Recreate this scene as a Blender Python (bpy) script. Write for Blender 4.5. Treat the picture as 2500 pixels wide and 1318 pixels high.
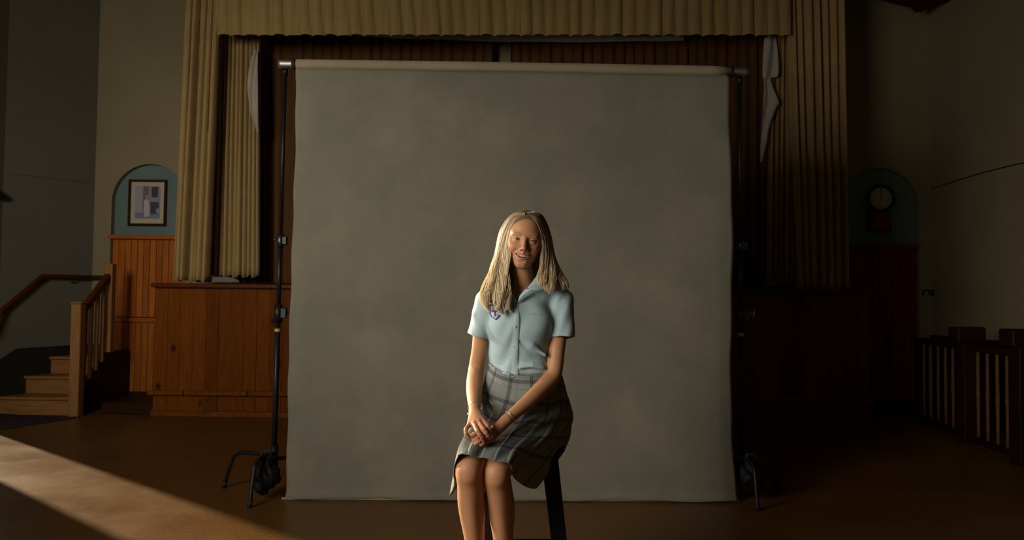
import bpy, bmesh, math, random
import numpy as np
from mathutils import Vector, Matrix
from mathutils.bvhtree import BVHTree

random.seed(7)
rng = np.random.default_rng(11)
for o in list(bpy.data.objects):
    bpy.data.objects.remove(o)
SC = bpy.context.scene
COL = SC.collection

# ------------------------------------------------------------------ camera
F = 1850.0                     # focal length in pixels of the 2500 x 1318 frame
EYE = Vector((0, 0, 1.24))
PITCH = math.atan(66 / F)
ROLL = 0.0107
R0 = Vector((1, 0, 0)); F0 = Vector((0, math.cos(PITCH), math.sin(PITCH))); U0 = R0.cross(F0)
CR = R0 * math.cos(ROLL) + U0 * math.sin(ROLL)
CU = U0 * math.cos(ROLL) - R0 * math.sin(ROLL)
cam = bpy.data.cameras.new('camera'); cam_o = bpy.data.objects.new('camera', cam); COL.objects.link(cam_o)
m = Matrix((CR, CU, -F0)).transposed().to_4x4(); m.translation = EYE
cam_o.matrix_world = m
cam.sensor_width = 36; cam.lens = F / 2500 * 36; cam.sensor_fit = 'HORIZONTAL'
cam.clip_start = 0.05; cam.clip_end = 100
cam.dof.use_dof = True; cam.dof.focus_distance = 2.95; cam.dof.aperture_fstop = 5.0
SC.camera = cam_o

def P(x, y, D):
    """point at depth D (world Y) seen at photo pixel x, y"""
    d = CR * ((x - 1250) / F) + CU * ((659 - y) / F) + F0
    return EYE + d * (D / d.y)

# ------------------------------------------------------------------ world, lights, exposure
SC.view_settings.view_transform = 'Standard'; SC.view_settings.look = 'None'
SC.view_settings.gamma = 1; SC.view_settings.use_curve_mapping = False
SC.view_settings.exposure = 0.0
w = bpy.data.worlds.new('world'); SC.world = w; w.use_nodes = True
w.node_tree.nodes['Background'].inputs[0].default_value = (0.95, 0.92, 0.85, 1)
w.node_tree.nodes['Background'].inputs[1].default_value = 0.2

def light(name, kind, loc, target, energy, color, size=1, size_y=None, **kw):
    l = bpy.data.lights.new(name, kind); l.energy = energy; l.color = color
    if kind == 'AREA':
        l.size = size
        if size_y: l.shape = 'RECTANGLE'; l.size_y = size_y
    for k, v in kw.items(): setattr(l, k, v)
    o = bpy.data.objects.new(name, l); COL.objects.link(o); o.location = loc
    o.rotation_euler = (Vector(target) - Vector(loc)).to_track_quat('-Z', 'Y').to_euler()
    return o
# low sun entering through the tall side door on the left
SUN_AZ = Vector((0.773, -0.634, -0.262))
light('sun', 'SUN', (-12, 12, 5), Vector((-12, 12, 5)) + SUN_AZ, 9.8, (1.0, 0.80, 0.50), angle=0.022)
# soft film light added inside the hall, left of the frame, as the girl's key
light('soft_key', 'AREA', (-2.62, .65, 2.0), (0.15, 3.25, 1.15), 36, (1.0, 0.92, 0.80), 1.9, 1.8, spread=math.radians(85))
light('side_spot', 'SPOT', (-3.3, 3.85, 2.05), (-0.14, 2.95, 1.22), 320, (1.0, 0.92, 0.82), spot_size=math.radians(20), spot_blend=.7, shadow_soft_size=.12)  # added unseen spot that brightens the hair and rims the arm
light('stage_fill_light', 'AREA', (-3.3, .2, 2.9), (-2.9, 7.9, 2.05), 30, (1.0, 0.92, 0.78), 1.5, 1.5, spread=math.radians(72))  # added unseen fill standing in the room, brightens stage left and the stairs
light('door_daylight', 'AREA', (-5.1, 6.94, 1.7), (-0.9, 5.9, 1.0), 1.0, (1.0, 0.9, 0.76), 0.8, 3.0)

# ------------------------------------------------------------------ helpers
def link(name, mesh, mat=None, parent=None, smooth=False):
    o = bpy.data.objects.new(name, mesh); COL.objects.link(o)
    if mat is not None and len(mesh.materials) == 0: mesh.materials.append(mat)
    if smooth:
        mesh.polygons.foreach_set('use_smooth', [True] * len(mesh.polygons))
    if parent is not None: o.parent = parent
    return o

def obj(name, bm, mat, parent=None, smooth=False):
    me = bpy.data.meshes.new(name); bm.normal_update(); bm.to_mesh(me); bm.free()
    return link(name, me, mat, parent, smooth)

def tag(o, label=None, cat=None, group=None, kind=None):
    if label: o['label'] = label
    if cat: o['category'] = cat
    if group: o['group'] = group
    if kind: o['kind'] = kind
    return o

def thing(name, label, cat, group=None):
    o = bpy.data.objects.new(name, None); COL.objects.link(o); o.empty_display_size = .1
    return tag(o, label, cat, group)

def box(bm, x0, x1, y0, y1, z0, z1, bev=0.0):
    vs = [bm.verts.new((x, y, z)) for x in (x0, x1) for y in (y0, y1) for z in (z0, z1)]
    fs = [(0, 1, 3, 2), (4, 6, 7, 5), (0, 4, 5, 1), (2, 3, 7, 6), (0, 2, 6, 4), (1, 5, 7, 3)]
    nf = [bm.faces.new([vs[i] for i in f]) for f in fs]
    if bev > 0:
        es = list({e for f in nf for e in f.edges})
        bmesh.ops.bevel(bm, geom=es, offset=bev, segments=1, affect='EDGES', profile=.5)
    return bm

def B(*a, **k):
    return box(bmesh.new(), *a, **k)

def tube(bm, pts, rad, seg=12, caps=True, twist=0):
    pts = [Vector(p) for p in pts]; n = len(pts)
    rs = list(rad) if hasattr(rad, '__len__') else [rad] * n
    rings = []; up = Vector((0, 0, 1)); last = None
    for i, p in enumerate(pts):
        t = (pts[min(i + 1, n - 1)] - pts[max(i - 1, 0)]).normalized()
        if last is None:
            a = t.cross(up)
            if a.length < .1: a = t.cross(Vector((1, 0, 0)))
        else:
            a = last - t * last.dot(t)
        a.normalize(); last = a; b = t.cross(a)
        rings.append([bm.verts.new(p + (a * math.cos(2 * math.pi * k / seg) + b * math.sin(2 * math.pi * k / seg)) * rs[i]) for k in range(seg)])
    for i in range(n - 1):
        for k in range(seg):
            bm.faces.new((rings[i][k], rings[i][(k + 1) % seg], rings[i + 1][(k + 1) % seg], rings[i + 1][k]))
    if caps:
        bm.faces.new(list(reversed(rings[0]))); bm.faces.new(rings[-1])
    return bm

def T(pts, rad, seg=12, **k):
    bm = tube(bmesh.new(), pts, rad, seg, **k)
    bmesh.ops.recalc_face_normals(bm, faces=bm.faces)
    return bm

def grid_mesh(name, pts, uv=None, closed_u=False):
    """pts: array (nv, nu, 3)"""
    nv, nu, _ = pts.shape
    idx = np.arange(nv * nu).reshape(nv, nu)
    if closed_u: idx = np.concatenate([idx, idx[:, :1]], 1)
    q = np.stack([idx[:-1, :-1], idx[:-1, 1:], idx[1:, 1:], idx[1:, :-1]], -1).reshape(-1, 4)
    me = bpy.data.meshes.new(name)
    me.from_pydata(pts.reshape(-1, 3).tolist(), [], q.tolist())
    if uv is not None:
        l = me.uv_layers.new(name='uv')
        if closed_u:
            uvx = uv[:, -1:].copy(); uvx = uv[:, -1:] + (uv[:, -1:] - uv[:, -2:-1]); uvf = np.concatenate([uv, uvx], 1)
        else: uvf = uv
        a, b = np.meshgrid(np.arange(q.shape[0] // (idx.shape[1] - 1)), np.arange(idx.shape[1] - 1), indexing='ij')
        a = a.ravel(); b = b.ravel()
        c = np.stack([uvf[a, b], uvf[a, b + 1], uvf[a + 1, b + 1], uvf[a + 1, b]], 1).reshape(-1, 2)
        l.data.foreach_set('uv', c.astype(np.float32).ravel())
    return me

def catmull(P_, n, closed=False):
    """P_: (k, ...) control values -> (n, ...) samples"""
    P_ = np.asarray(P_, float); k = len(P_)
    t = np.linspace(0, k if closed else k - 1, n, endpoint=not closed)
    i = np.floor(t).astype(int)
    if not closed: i = np.minimum(i, k - 2)
    f = (t - i).reshape((-1,) + (1,) * (P_.ndim - 1))
    def g(j): return P_[j % k] if closed else P_[np.clip(j, 0, k - 1)]
    a, b, c, d = g(i - 1), g(i), g(i + 1), g(i + 2)
    return .5 * ((2 * b) + (-a + c) * f + (2 * a - 5 * b + 4 * c - d) * f * f + (-a + 3 * b - 3 * c + d) * f ** 3)

# ------------------------------------------------------------------ materials
def srgb(r, g, b):
    f = lambda c: (c / 255 / 12.92) if c <= 10 else ((c / 255 + .055) / 1.055) ** 2.4
    return (f(r), f(g), f(b), 1)

def mat(name, col, rough=.6, metal=0, spec=.5, **kw):
    M = bpy.data.materials.new(name); M.use_nodes = True
    b = M.node_tree.nodes['Principled BSDF']
    b.inputs['Base Color'].default_value = tuple(col[:3]) + (1,)
    b.inputs['Roughness'].default_value = rough; b.inputs['Metallic'].default_value = metal
    b.inputs['Specular IOR Level'].default_value = spec
    for k, v in kw.items(): b.inputs[k].default_value = v
    return M

class N:
    def __init__(s, M): s.nt = M.node_tree; s.b = s.nt.nodes['Principled BSDF']
    def new(s, t, **kw):
        n = s.nt.nodes.new(t)
        for k, v in kw.items():
            if hasattr(n, k): setattr(n, k, v)
            else: n.inputs[k].default_value = v
        return n
    def l(s, a, b): s.nt.links.new(a, b)
    def ramp(s, fac, stops):
        r = s.new('ShaderNodeValToRGB'); s.l(fac, r.inputs[0]); e = r.color_ramp.elements
        while len(e) < len(stops): e.new(.5)
        for x, (p, c) in zip(e, stops): x.position = p; x.color = tuple(c[:3]) + (1,)
        return r.outputs[0]
    def noise(s, vec, scale, detail=4, rough=.55, scl=(1, 1, 1)):
        mp = s.new('ShaderNodeMapping'); mp.inputs['Scale'].default_value = scl; s.l(vec, mp.inputs[0])
        n = s.new('ShaderNodeTexNoise'); n.inputs['Scale'].default_value = scale
        n.inputs['Detail'].default_value = detail; n.inputs['Roughness'].default_value = rough
        s.l(mp.outputs[0], n.inputs[0]); return n.outputs[0]
    def mix(s, fac, a, b, mode='MIX'):
        n = s.new('ShaderNodeMix', data_type='RGBA', blend_type=mode)
        for inp, v in ((n.inputs[0], fac), (n.inputs[6], a), (n.inputs[7], b)):
            if hasattr(v, 'links'): s.l(v, inp)
            else: inp.default_value = v if not hasattr(v, '__len__') else tuple(v[:3]) + (1,)
        return n.outputs[2]
    def bump(s, h, strength=.2, dist=.002):
        n = s.new('ShaderNodeBump'); n.inputs['Strength'].default_value = strength; n.inputs['Distance'].default_value = dist
        s.l(h, n.inputs['Height']); s.l(n.outputs[0], s.b.inputs['Normal'])

def coords(n, rnd=True):
    tc = n.new('ShaderNodeTexCoord')
    if not rnd: return tc.outputs['Object']
    oi = n.new('ShaderNodeObjectInfo'); mu = n.new('ShaderNodeVectorMath', operation='SCALE')
    cv = n.new('ShaderNodeCombineXYZ'); n.l(oi.outputs['Random'], cv.inputs[0]); n.l(oi.outputs['Random'], cv.inputs[2])
    n.l(cv.outputs[0], mu.inputs[0]); mu.inputs['Scale'].default_value = 37
    ad = n.new('ShaderNodeVectorMath', operation='ADD'); n.l(tc.outputs['Object'], ad.inputs[0]); n.l(mu.outputs[0], ad.inputs[1])
    return ad.outputs[0]

def wood(name, c1, c2, rough=.45, grain=(14, 14, 1.2), knots=True, vary=.35):
    M = mat(name, c1, rough, spec=.12); n = N(M); v = coords(n)
    g = n.noise(v, 3, 6, .6, grain)
    col = n.ramp(g, [(.3, c2), (.62, c1)])
    oi = n.new('ShaderNodeObjectInfo')
    dk = tuple(x * (1 - vary) for x in c1[:3])
    sc = n.ramp(oi.outputs['Random'], [(0, (1 - vary,) * 3), (1, (1, 1, 1))])
    col = n.mix(1.0, col, sc, 'MULTIPLY')
    if knots:
        vo = n.new('ShaderNodeTexVoronoi'); vo.inputs['Scale'].default_value = 2.6
        mp = n.new('ShaderNodeMapping'); mp.inputs['Scale'].default_value = (1.6, 1, 1); n.l(v, mp.inputs[0]); n.l(mp.outputs[0], vo.inputs[0])
        k = n.ramp(vo.outputs['Distance'], [(.04, (1, 1, 1)), (.15, (0, 0, 0))])
        col = n.mix(k, col, tuple(x * .18 for x in c2[:3]))
    n.l(col, n.b.inputs['Base Color']); n.bump(g, .12, .001)
    return M

M_PINE = wood('pine_panelling', (.55, .165, .022), (.38, .10, .012), .5)
M_STAGE = wood('stage_pine', (.22, .060, .0018), (.145, .036, .0010), .7)
M_STEP = wood('stair_oak', (.36, .17, .055), (.24, .105, .03), .5, (1.2, 14, 14), False, .15)
M_POST = wood('post_oak', (.38, .19, .065), (.27, .125, .04), .5, (14, 14, 1.2), False, .15)
M_SHADE_MAROON = wood('shaded_maroon_boarding', (.24, .030, .012), (.16, .019, .007), .6, (14, 14, 1.2), True, .2)  # left niche pine made darker, right-hand shade put into the colour; also clock panel
M_SHADE_RED = wood('shaded_dark_red_wood', (.022, .006, .004), (.014, .004, .003), .6, (14, 14, 1.2), False, .2)  # balustrade wood with the right side's shade put into its colour; also dado
M_SHADE_POST = wood('shaded_post_oak', (.16, .085, .022), (.12, .06, .016), .6, (14, 14, 1.2), False, .15)  # darker copy of the stair post oak, shade put into the colour
M_RAILW = wood('rail_wood', (.12, .030, .005), (.08, .018, .003), .4, (14, 1.2, 14), False, .15)
M_DARKW = wood('dark_red_wood', (.050, .017, .006), (.032, .010, .004), .55, (14, 14, 1.2), False, .2)
M_WALL = mat('cream_plaster', (.34, .285, .20), .9); n = N(M_WALL)
v = coords(n, False); g = n.noise(v, 1.2, 5); n.l(n.ramp(g, [(.3, (.235, .190, .105)), (.7, (.29, .24, .14))]), n.b.inputs['Base Color']); n.bump(n.noise(v, 60, 3), .15, .002)
M_NICHE = mat('blue_green_paint', (.145, .21, .20), .9); n = N(M_NICHE); g = n.noise(coords(n, False), 2, 4)
n.l(n.ramp(g, [(.3, (.125, .185, .175)), (.7, (.155, .225, .21))]), n.b.inputs['Base Color'])
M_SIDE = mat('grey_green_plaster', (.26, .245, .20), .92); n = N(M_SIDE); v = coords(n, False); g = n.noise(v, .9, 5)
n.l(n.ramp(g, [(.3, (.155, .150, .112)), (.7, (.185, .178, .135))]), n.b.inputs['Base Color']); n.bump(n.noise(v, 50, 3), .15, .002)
M_SKIRT = mat('dark_paint', (.022, .018, .015), .6)
M_CEIL = mat('ceiling_paint', (.2, .18, .14), .9)

M_FLOOR = mat('hall_floor', (.2, .1, .03), .38, spec=.35); n = N(M_FLOOR); v = coords(n, False)
g = n.noise(v, 1.3, 8, .62); g2 = n.noise(v, 70, 5, .75); g3 = n.noise(v, 5, 10, .75, (1, 6, 1))
c = n.ramp(g, [(.3, (.088, .032, .0035)), (.7, (.130, .052, .0075))])
c = n.mix(n.ramp(g2, [(.42, (0, 0, 0)), (.68, (.75,) * 3)]), c, (.20, .105, .032))
c = n.mix(n.ramp(g3, [(.62, (0, 0, 0)), (.72, (.35,) * 3)]), c, (.24, .13, .045))
n.l(c, n.b.inputs['Base Color'])
n.l(n.ramp(g, [(.3, (.30,) * 3), (.7, (.46,) * 3)]), n.b.inputs['Roughness']); n.bump(g2, .12, .001)

def cloth(name, c, c2=None, rough=.9, scale=300, bump=.25, sheen=.2):
    M = mat(name, c, rough, spec=.2); n = N(M); v = coords(n, False)
    c2 = c2 or tuple(x * .8 for x in c[:3])
    g = n.noise(v, 5, 4); n.l(n.ramp(g, [(.3, c2), (.7, c)]), n.b.inputs['Base Color'])
    n.b.inputs['Sheen Weight'].default_value = sheen
    n.bump(n.noise(v, scale, 2), bump, .001); return M
M_CURT = cloth('cream_curtain', (.43, .295, .118), (.37, .25, .095), sheen=.1)
M_LINING = cloth('white_lining', (.55, .50, .42))
M_GREYC = cloth('grey_cloth', (.20, .18, .15))
M_BROWN = cloth('brown_drape', (.12, .052, .014), sheen=.05)
M_BLACKCLOTH = cloth('black_cloth', (.008, .008, .009))

M_CANVAS = mat('painted_canvas', (.2, .185, .145), .88, spec=.15); n = N(M_CANVAS); v = coords(n, False)
a = n.noise(v, 2.2, 7, .62); b_ = n.noise(v, 7, 6, .6, (1, 1, .7)); f_ = n.noise(v, 90, 3, .7, (1, 1, 3))
c = n.ramp(a, [(.32, (.152, .150, .118)), (.5, (.186, .172, .130)), (.68, (.218, .196, .146))])
c = n.mix(n.ramp(b_, [(.52, (0, 0, 0)), (.72, (.30,) * 3)]), c, (.145, .146, .118))
c = n.mix(n.ramp(f_, [(.35, (.16,) * 3), (.65, (0, 0, 0))]), c, (.11, .10, .08))
n.l(c, n.b.inputs['Base Color']); n.bump(f_, .2, .001)
M_ROLL = cloth('canvas_back', (.30, .245, .165), (.27, .215, .14))
M_ALU = mat('brushed_aluminium', (.42, .40, .35), .5, 1)
M_BLK = mat('black_metal', (.009, .009, .010), .42, .0, spec=.3)
M_BLKR = mat('black_rubber', (.008, .008, .008), .7)
M_STEEL = mat('steel', (.10, .10, .10), .45, 1)
M_YEL = mat('yellow_tape', (.45, .33, .03), .6)

# ------------------------------------------------------------------ structure
WX = 4.82; WL = 5.20; YC = 7.70; DW = 8.70; DS = 7.70; CEIL = 5.6; STZ = 1.345
def struct(name, bm, m_, parent=None, label=None):
    o = obj(name, bm, m_, parent)
    if parent is None: o['kind'] = 'structure'
    if label: o['label'] = label
    return o
struct('floor', B(-WL - .1, WX + .1, -2.6, DW + .1, -.1, 0), M_FLOOR, label='golden brown polished hall floor')
struct('ceiling', B(-WL - .1, WX + .1, -2.6, 11.2, CEIL, CEIL + .1), M_CEIL, label='ceiling high above the hall')
# left wall with a tall door opening (sun) and two window openings beside the camera
DO0, DO1, DOZ = 6.54, 7.34, 3.45
bm = bmesh.new()
def lw(y0, y1, z0, z1): box(bm, -WL - .12, -WL, y0, y1, z0, z1)
lw(-2.6, .4, 0, CEIL); lw(.4, 2.3, 0, 1.1); lw(.4, 2.3, 3.7, CEIL); lw(2.3, DO0, 0, CEIL)
lw(DO0, DO1, DOZ, CEIL); lw(DO1, YC, 0, CEIL)
WD = Vector((WL - WX, DW - YC, 0)).normalized(); WN = Vector((WD.y, -WD.x, 0))      # canted stretch beside the stairs and its normal
def wall_at(y, off=0.0, z=0.0): return Vector((-WL + (y - YC) * (WL - WX) / (DW - YC), y, z)) + WN * off
def canted(bm, prof, o0, o1):
    """prism on the canted wall; prof: (y, z) outline, offsets o0..o1 from the wall"""
    va = [bm.verts.new(wall_at(y, o0, z)) for y, z in prof]; vb = [bm.verts.new(wall_at(y, o1, z)) for y, z in prof]
    bm.faces.new(va); bm.faces.new(list(reversed(vb)))
    for i in range(len(prof)): bm.faces.new((va[i], vb[i], vb[(i + 1) % len(prof)], va[(i + 1) % len(prof)]))
    bmesh.ops.recalc_face_normals(bm, faces=bm.faces)
canted(bm, [(YC - .02, 0), (DW + .1, 0), (DW + .1, CEIL), (YC - .02, CEIL)], -.12, 0)
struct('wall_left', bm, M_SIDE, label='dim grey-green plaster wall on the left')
struct('wall_right', B(WX, WX + .12, -2.6, DW + .1, 0, CEIL), M_WALL, label='dark plaster wall on the right')
struct('wall_front', B(-WL - .1, WX + .1, -2.7, -2.6, 0, CEIL), M_SIDE, label='wall behind the camera')
bm = bmesh.new()     # window frame
for y in (.4, 1.32, 2.24): box(bm, -WL - .09, -WL - .03, y, y + .06, 1.1, 3.7)
for z in (1.1, 2.37, 3.64): box(bm, -WL - .09, -WL - .03, .4, 2.3, z, z + .06)
struct('window_1', bm, M_POST, label='timber window frame in the left wall')
bm = bmesh.new()
box(bm, -WL - .10, -WL - .02, DO0 - .06, DO0, 0, DOZ + .06); box(bm, -WL - .10, -WL - .02, DO1, DO1 + .06, 0, DOZ + .06)
box(bm, -WL - .10, -WL - .02, DO0, DO1, DOZ, DOZ + .06)
struct('door_1', bm, M_SKIRT, label='frame of the open side door in the left wall')

# back wall with two arched niches and the stage opening
def pxX(x, D): return (x - 1250) / F * D
NR = .435
LC = P(365, 492, DW); RC = P(2150, 502, DW)
OPX = 2.95; OPZ = 3.85
bm = bmesh.new()
def wall_quad(x0, x1, z0, z1):
    if x1 > x0 and z1 > z0: box(bm, x0, x1, DW, DW + .12, z0, z1)
def arch_seg(x0, x1, c):
    wall_quad(x0, c.x - NR, 0, CEIL); wall_quad(c.x + NR, x1, 0, CEIL)
    K = 28
    for i in range(K):
        a0 = math.pi - math.pi * i / K; a1 = math.pi - math.pi * (i + 1) / K
        xa, za = c.x + NR * math.cos(a0), c.z + NR * math.sin(a0); xb, zb = c.x + NR * math.cos(a1), c.z + NR * math.sin(a1)
        v = [bm.verts.new(p) for p in ((xa, DW, za), (xb, DW, zb), (xb, DW, CEIL), (xa, DW, CEIL))]
        bm.faces.new(v)
        v2 = [bm.verts.new(p) for p in ((xa, DW, za), (xa, DW + .12, za), (xb, DW + .12, zb), (xb, DW, zb))]
        bm.faces.new(v2)
arch_seg(-WX, -OPX, LC); arch_seg(OPX, WX, RC)
wall_quad(-OPX, OPX, OPZ, CEIL)
struct('wall_back', bm, M_WALL, label='cream plaster wall around the stage')
for i, c in enumerate((LC, RC)):
    struct('trim_%d' % (i + 1), B(c.x - NR - .02, c.x + NR + .02, DW + .075, DW + .12, 0, c.z + NR + .03), M_NICHE,
           label=('blue-green painted back of the arched niche with the picture', 'blue-green painted back of the arched niche with the clock')[i])
bm = bmesh.new(); box(bm, -WX, WX, 10.9, 11.0, 0, CEIL); box(bm, -OPX - .8, -OPX - .7, DW + .12, 10.9, 0, CEIL); box(bm, OPX + .7, OPX + .8, DW + .12, 10.9, 0, CEIL)
struct('wall_stage', bm, M_WALL, label='pale wall at the rear of the stage')

# niche wainscots of single boards
def wainscot(c, top, mid, label, mt, cap_over):
    t = thing('wall_panelling', label, 'panelling', 'board panelling in the arched niches')
    nb = 12; wd = 2 * NR / nb
    x0 = c.x - NR; yb = DW + .045
    me = {}
    for key, (z0, z1) in {'u': (mid + .03, top - .03), 'l': (.11, mid - .03)}.items():
        b = B(-wd / 2 + .0022, wd / 2 - .0022, 0, .028, z0, z1, bev=.0035); me[key] = bpy.data.meshes.new('board'); b.to_mesh(me[key]); b.free(); me[key].materials.append(mt)
        for k in range(nb):
            o = bpy.data.objects.new('board', me[key]); COL.objects.link(o); o.parent = t; o.location = (x0 + wd * (k + .5), yb, 0)
    obj('backing', B(x0, x0 + 2 * NR, yb + .026, yb + .034, 0, top), M_DARKW, t)
    b = B(x0 - cap_over, x0 + 2 * NR + .01, DW - .022, yb + .03, top - .035, top + .012, bev=.006); obj('cap_rail', b, mt, t)
    obj('mid_rail', B(x0 - .005, x0 + 2 * NR, DW + .012, yb + .03, mid - .03, mid + .022, bev=.006), mt, t)
    obj('skirting', B(x0, x0 + 2 * NR, DW + .02, yb + .03, 0, .11, bev=.004), M_DARKW, t)
    return t
wainscot(LC, P(330, 576, DW).z, P(320, 780, DW).z, 'orange pine board panelling below the picture in the left niche', M_PINE, .02)
wainscot(RC, P(2200, 600, DW).z, P(2180, 799, DW).z, 'shade-darkened red board panelling below the clock in the right niche', M_SHADE_MAROON, .02)

# low dark step between the banister and the stage
tag(obj('plinth_step', B(P(262, 1000, 7.9).x, pxX(381, DS) - .003, 7.78, DW - .005, 0, .118, bev=.006), M_DARKW),
    'low dark wooden step between the stair banister and the stage front', 'step')

# the stage
st = thing('stage', 'long raised stage with honey pine board front and dark ledge', 'stage')
SX0, SX1 = pxX(381, DS), pxX(2122, DS)
nb = 56; wd = (SX1 - SX0) / nb
b = B(-wd / 2 + .0007, wd / 2 - .0007, 0, .025, .056, STZ - .045, bev=.0018); pm = bpy.data.meshes.new('plank'); b.to_mesh(pm); b.free(); pm.materials.append(M_STAGE)
for k in range(nb):
    o = bpy.data.objects.new('plank', pm); COL.objects.link(o); o.parent = st
    o.location = (SX0 + wd * (k + .5), DS + random.choice((0, 0, 0, .001, .004)), 0)
obj('backing', B(SX0, SX1, DS + .024, DS + .05, 0, STZ - .04), M_DARKW, st)
obj('side_panel', B(SX0, SX0 + .03, DS + .05, DW - .003, 0, STZ - .04), M_STAGE, st)
obj('side_panel', B(SX1 - .03, SX1, DS + .05, DW - .003, 0, STZ - .04), M_STAGE, st)
obj('ledge', B(SX0 - .03, SX1 + .03, DS - .055, DS + .12, STZ - .047, STZ, bev=.010), M_RAILW, st)
obj('stage_floor', B(SX0, SX1, DS + .12, 10.88, STZ - .04, STZ - .001), M_DARKW, st)
xs = [SX0 - .045, pxX(459, DS), pxX(613, DS)] + [pxX(613, DS) + .66 * i for i in range(1, 8)] + [SX1 + .04]
for a, b2 in zip(xs[:-1], xs[1:]):
    obj('base_rail', B(a + .004, b2 - .004, DS - .045, DS + .001, .215, .262, bev=.008), M_STAGE, st)
obj('kick_board', B(SX0 - .01, SX1 + .01, DS - .020, DS + .001, 0.0, .055, bev=.004), M_STAGE, st)

# ------------------------------------------------------------------ curtains
def curtain(name, D, xa_t, xb_t, xa_b, xb_b, yt, yb, folds, amp, mt, label=None, cat=None, parent=None, seed=0, nv=40, hem=.012, group=None, irregular=.6, bottom=None):
    r = np.random.default_rng(seed)
    nu = max(folds * 14, 60)
    u = np.linspace(0, 1, nu); v = np.linspace(0, 1, nv)
    ph = u * folds * 2 * math.pi
    warp = sum(r.uniform(.2, 1) * np.sin(u * 2 * math.pi * k + r.uniform(0, 6)) for k in (1, 2, 3, 5)) * irregular
    ph = ph + warp
    A = 1 + .45 * np.sin(u * 2 * math.pi * folds / 3.3 + r.uniform(0, 6)) + .25 * np.sin(u * 2 * math.pi * folds / 1.7 + 1)
    pts = np.zeros((nv, nu, 3))
    sh = np.sign(np.sin(ph)) * np.abs(np.sin(ph)) ** .75
    a1 = P(xa_t, yt, D); b1 = P(xb_t, yt, D); a2 = P(xa_b, yb, D); b2_ = P(xb_b, yb, D)
    for i, t in enumerate(v):
        x0 = a1.x + (a2.x - a1.x) * t; x1 = b1.x + (b2_.x - b1.x) * t
        z0 = a1.z + (a2.z - a1.z) * t; z1 = b1.z + (b2_.z - b1.z) * t
        am = amp * (.55 + .45 * min(1, t * 1.6)) * A
        drift = .35 * np.sin(t * 2.2 + u * 9 + seed)
        s2 = np.sin(ph + drift * t)
        s2 = np.sign(s2) * np.abs(s2) ** .75
        xo = .30 * (x1 - x0) / folds * np.cos(ph + drift * t) * .35
        pts[i, :, 0] = x0 + (x1 - x0) * u + xo
        pts[i, :, 1] = D + am * s2 + .25 * amp * np.sin(2 * ph + t * 3)
        pts[i, :, 2] = z0 + (z1 - z0) * u
        if t > .9:
            k = (t - .9) / .1
            pts[i, :, 2] += k * hem * (np.sin(ph * .5 + seed) + .6 * np.sin(ph + 2))
    if bottom is not None: pts[-1, :, 2] = np.maximum(pts[-1, :, 2], bottom)
    me = grid_mesh(name, pts)
    o = link(name, me, mt, parent, True)
    md = o.modifiers.new('s', 'SOLIDIFY'); md.thickness = .004
    if label: tag(o, label, cat, group)
    return o
# outer stage curtains and valance
curtain('curtain', 7.80, 452, 540, 421, 506, -70, 687, 5, .045, M_CURT, 'tall cream outer curtain left of the stage beside the picture niche', 'curtain', seed=3, bottom=STZ + .006)
curtain('curtain', 8.12, 530, 634, 508, 633, -60, 676, 11, .03, M_CURT, 'narrow-pleated cream inner curtain left of the stage opening', 'curtain', seed=5, bottom=STZ + .02)
curtain('curtain', 7.80, 1915, 2058, 1938, 2070, -70, 701, 7, .045, M_CURT, 'tall cream outer curtain right of the stage beside the clock niche', 'curtain', seed=8, bottom=STZ + .006)
curtain('curtain', 8.12, 1880, 1950, 1871, 1948, -60, 697, 6, .03, M_CURT, 'cream inner curtain with loose white lining right of the stage opening', 'curtain', seed=9, bottom=STZ + .02)
curtain('valance', 7.70, 520, 1930, 528, 1928, -80, 86, 44, .016, M_CURT, 'gathered cream valance hanging across the top of the stage', 'valance', seed=12, hem=.005)
# brown rear drapes with a gap
curtain('rear_curtain', 8.5, 560, 1203, 560, 1195, -40, 700, 26, .022, M_BROWN, 'dark brown rear stage drape, left of the centre gap', 'curtain', seed=21, group=None, bottom=STZ + .02)
curtain('rear_curtain', 8.5, 1243, 1950, 1248, 1950, -40, 712, 28, .022, M_BROWN, 'dark brown rear stage drape, right of the centre gap', 'curtain', seed=22, bottom=STZ + .02)
# sagging pale border under the valance
xs = np.linspace(850, 1670, 60)
pts = np.zeros((3, 60, 3))
for j, x in enumerate(xs):
    t = (x - 850) / 820
    yt = 78 + 8 * t; h = 9 + 9 * math.sin(math.pi * t) + 4 * t
    for i in range(3):
        p = P(x, yt + h * i / 2, 8.3); pts[i, j] = (p.x, p.y + .01 * math.sin(i * 2 + j * .4), p.z)
bt = thing('border_cloth', 'pale sagging border cloth just below the valance', 'cloth')
o = link('cloth_strip', grid_mesh('cloth_strip', pts), M_LINING, bt, True); o.modifiers.new('s', 'SOLIDIFY').thickness = .006
obj('batten', T([Vector(pts[0, 0]) + Vector((0, .01, .005)), Vector(pts[0, -1]) + Vector((0, .01, .005))], .012, 8), M_BLK, bt, True)
for j in (2, 30, 57):
    q = pts[0, j]; obj('line', T([(q[0], 8.32, q[2]), (q[0], 8.32, CEIL)], .004, 6), M_BLK, bt)
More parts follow.
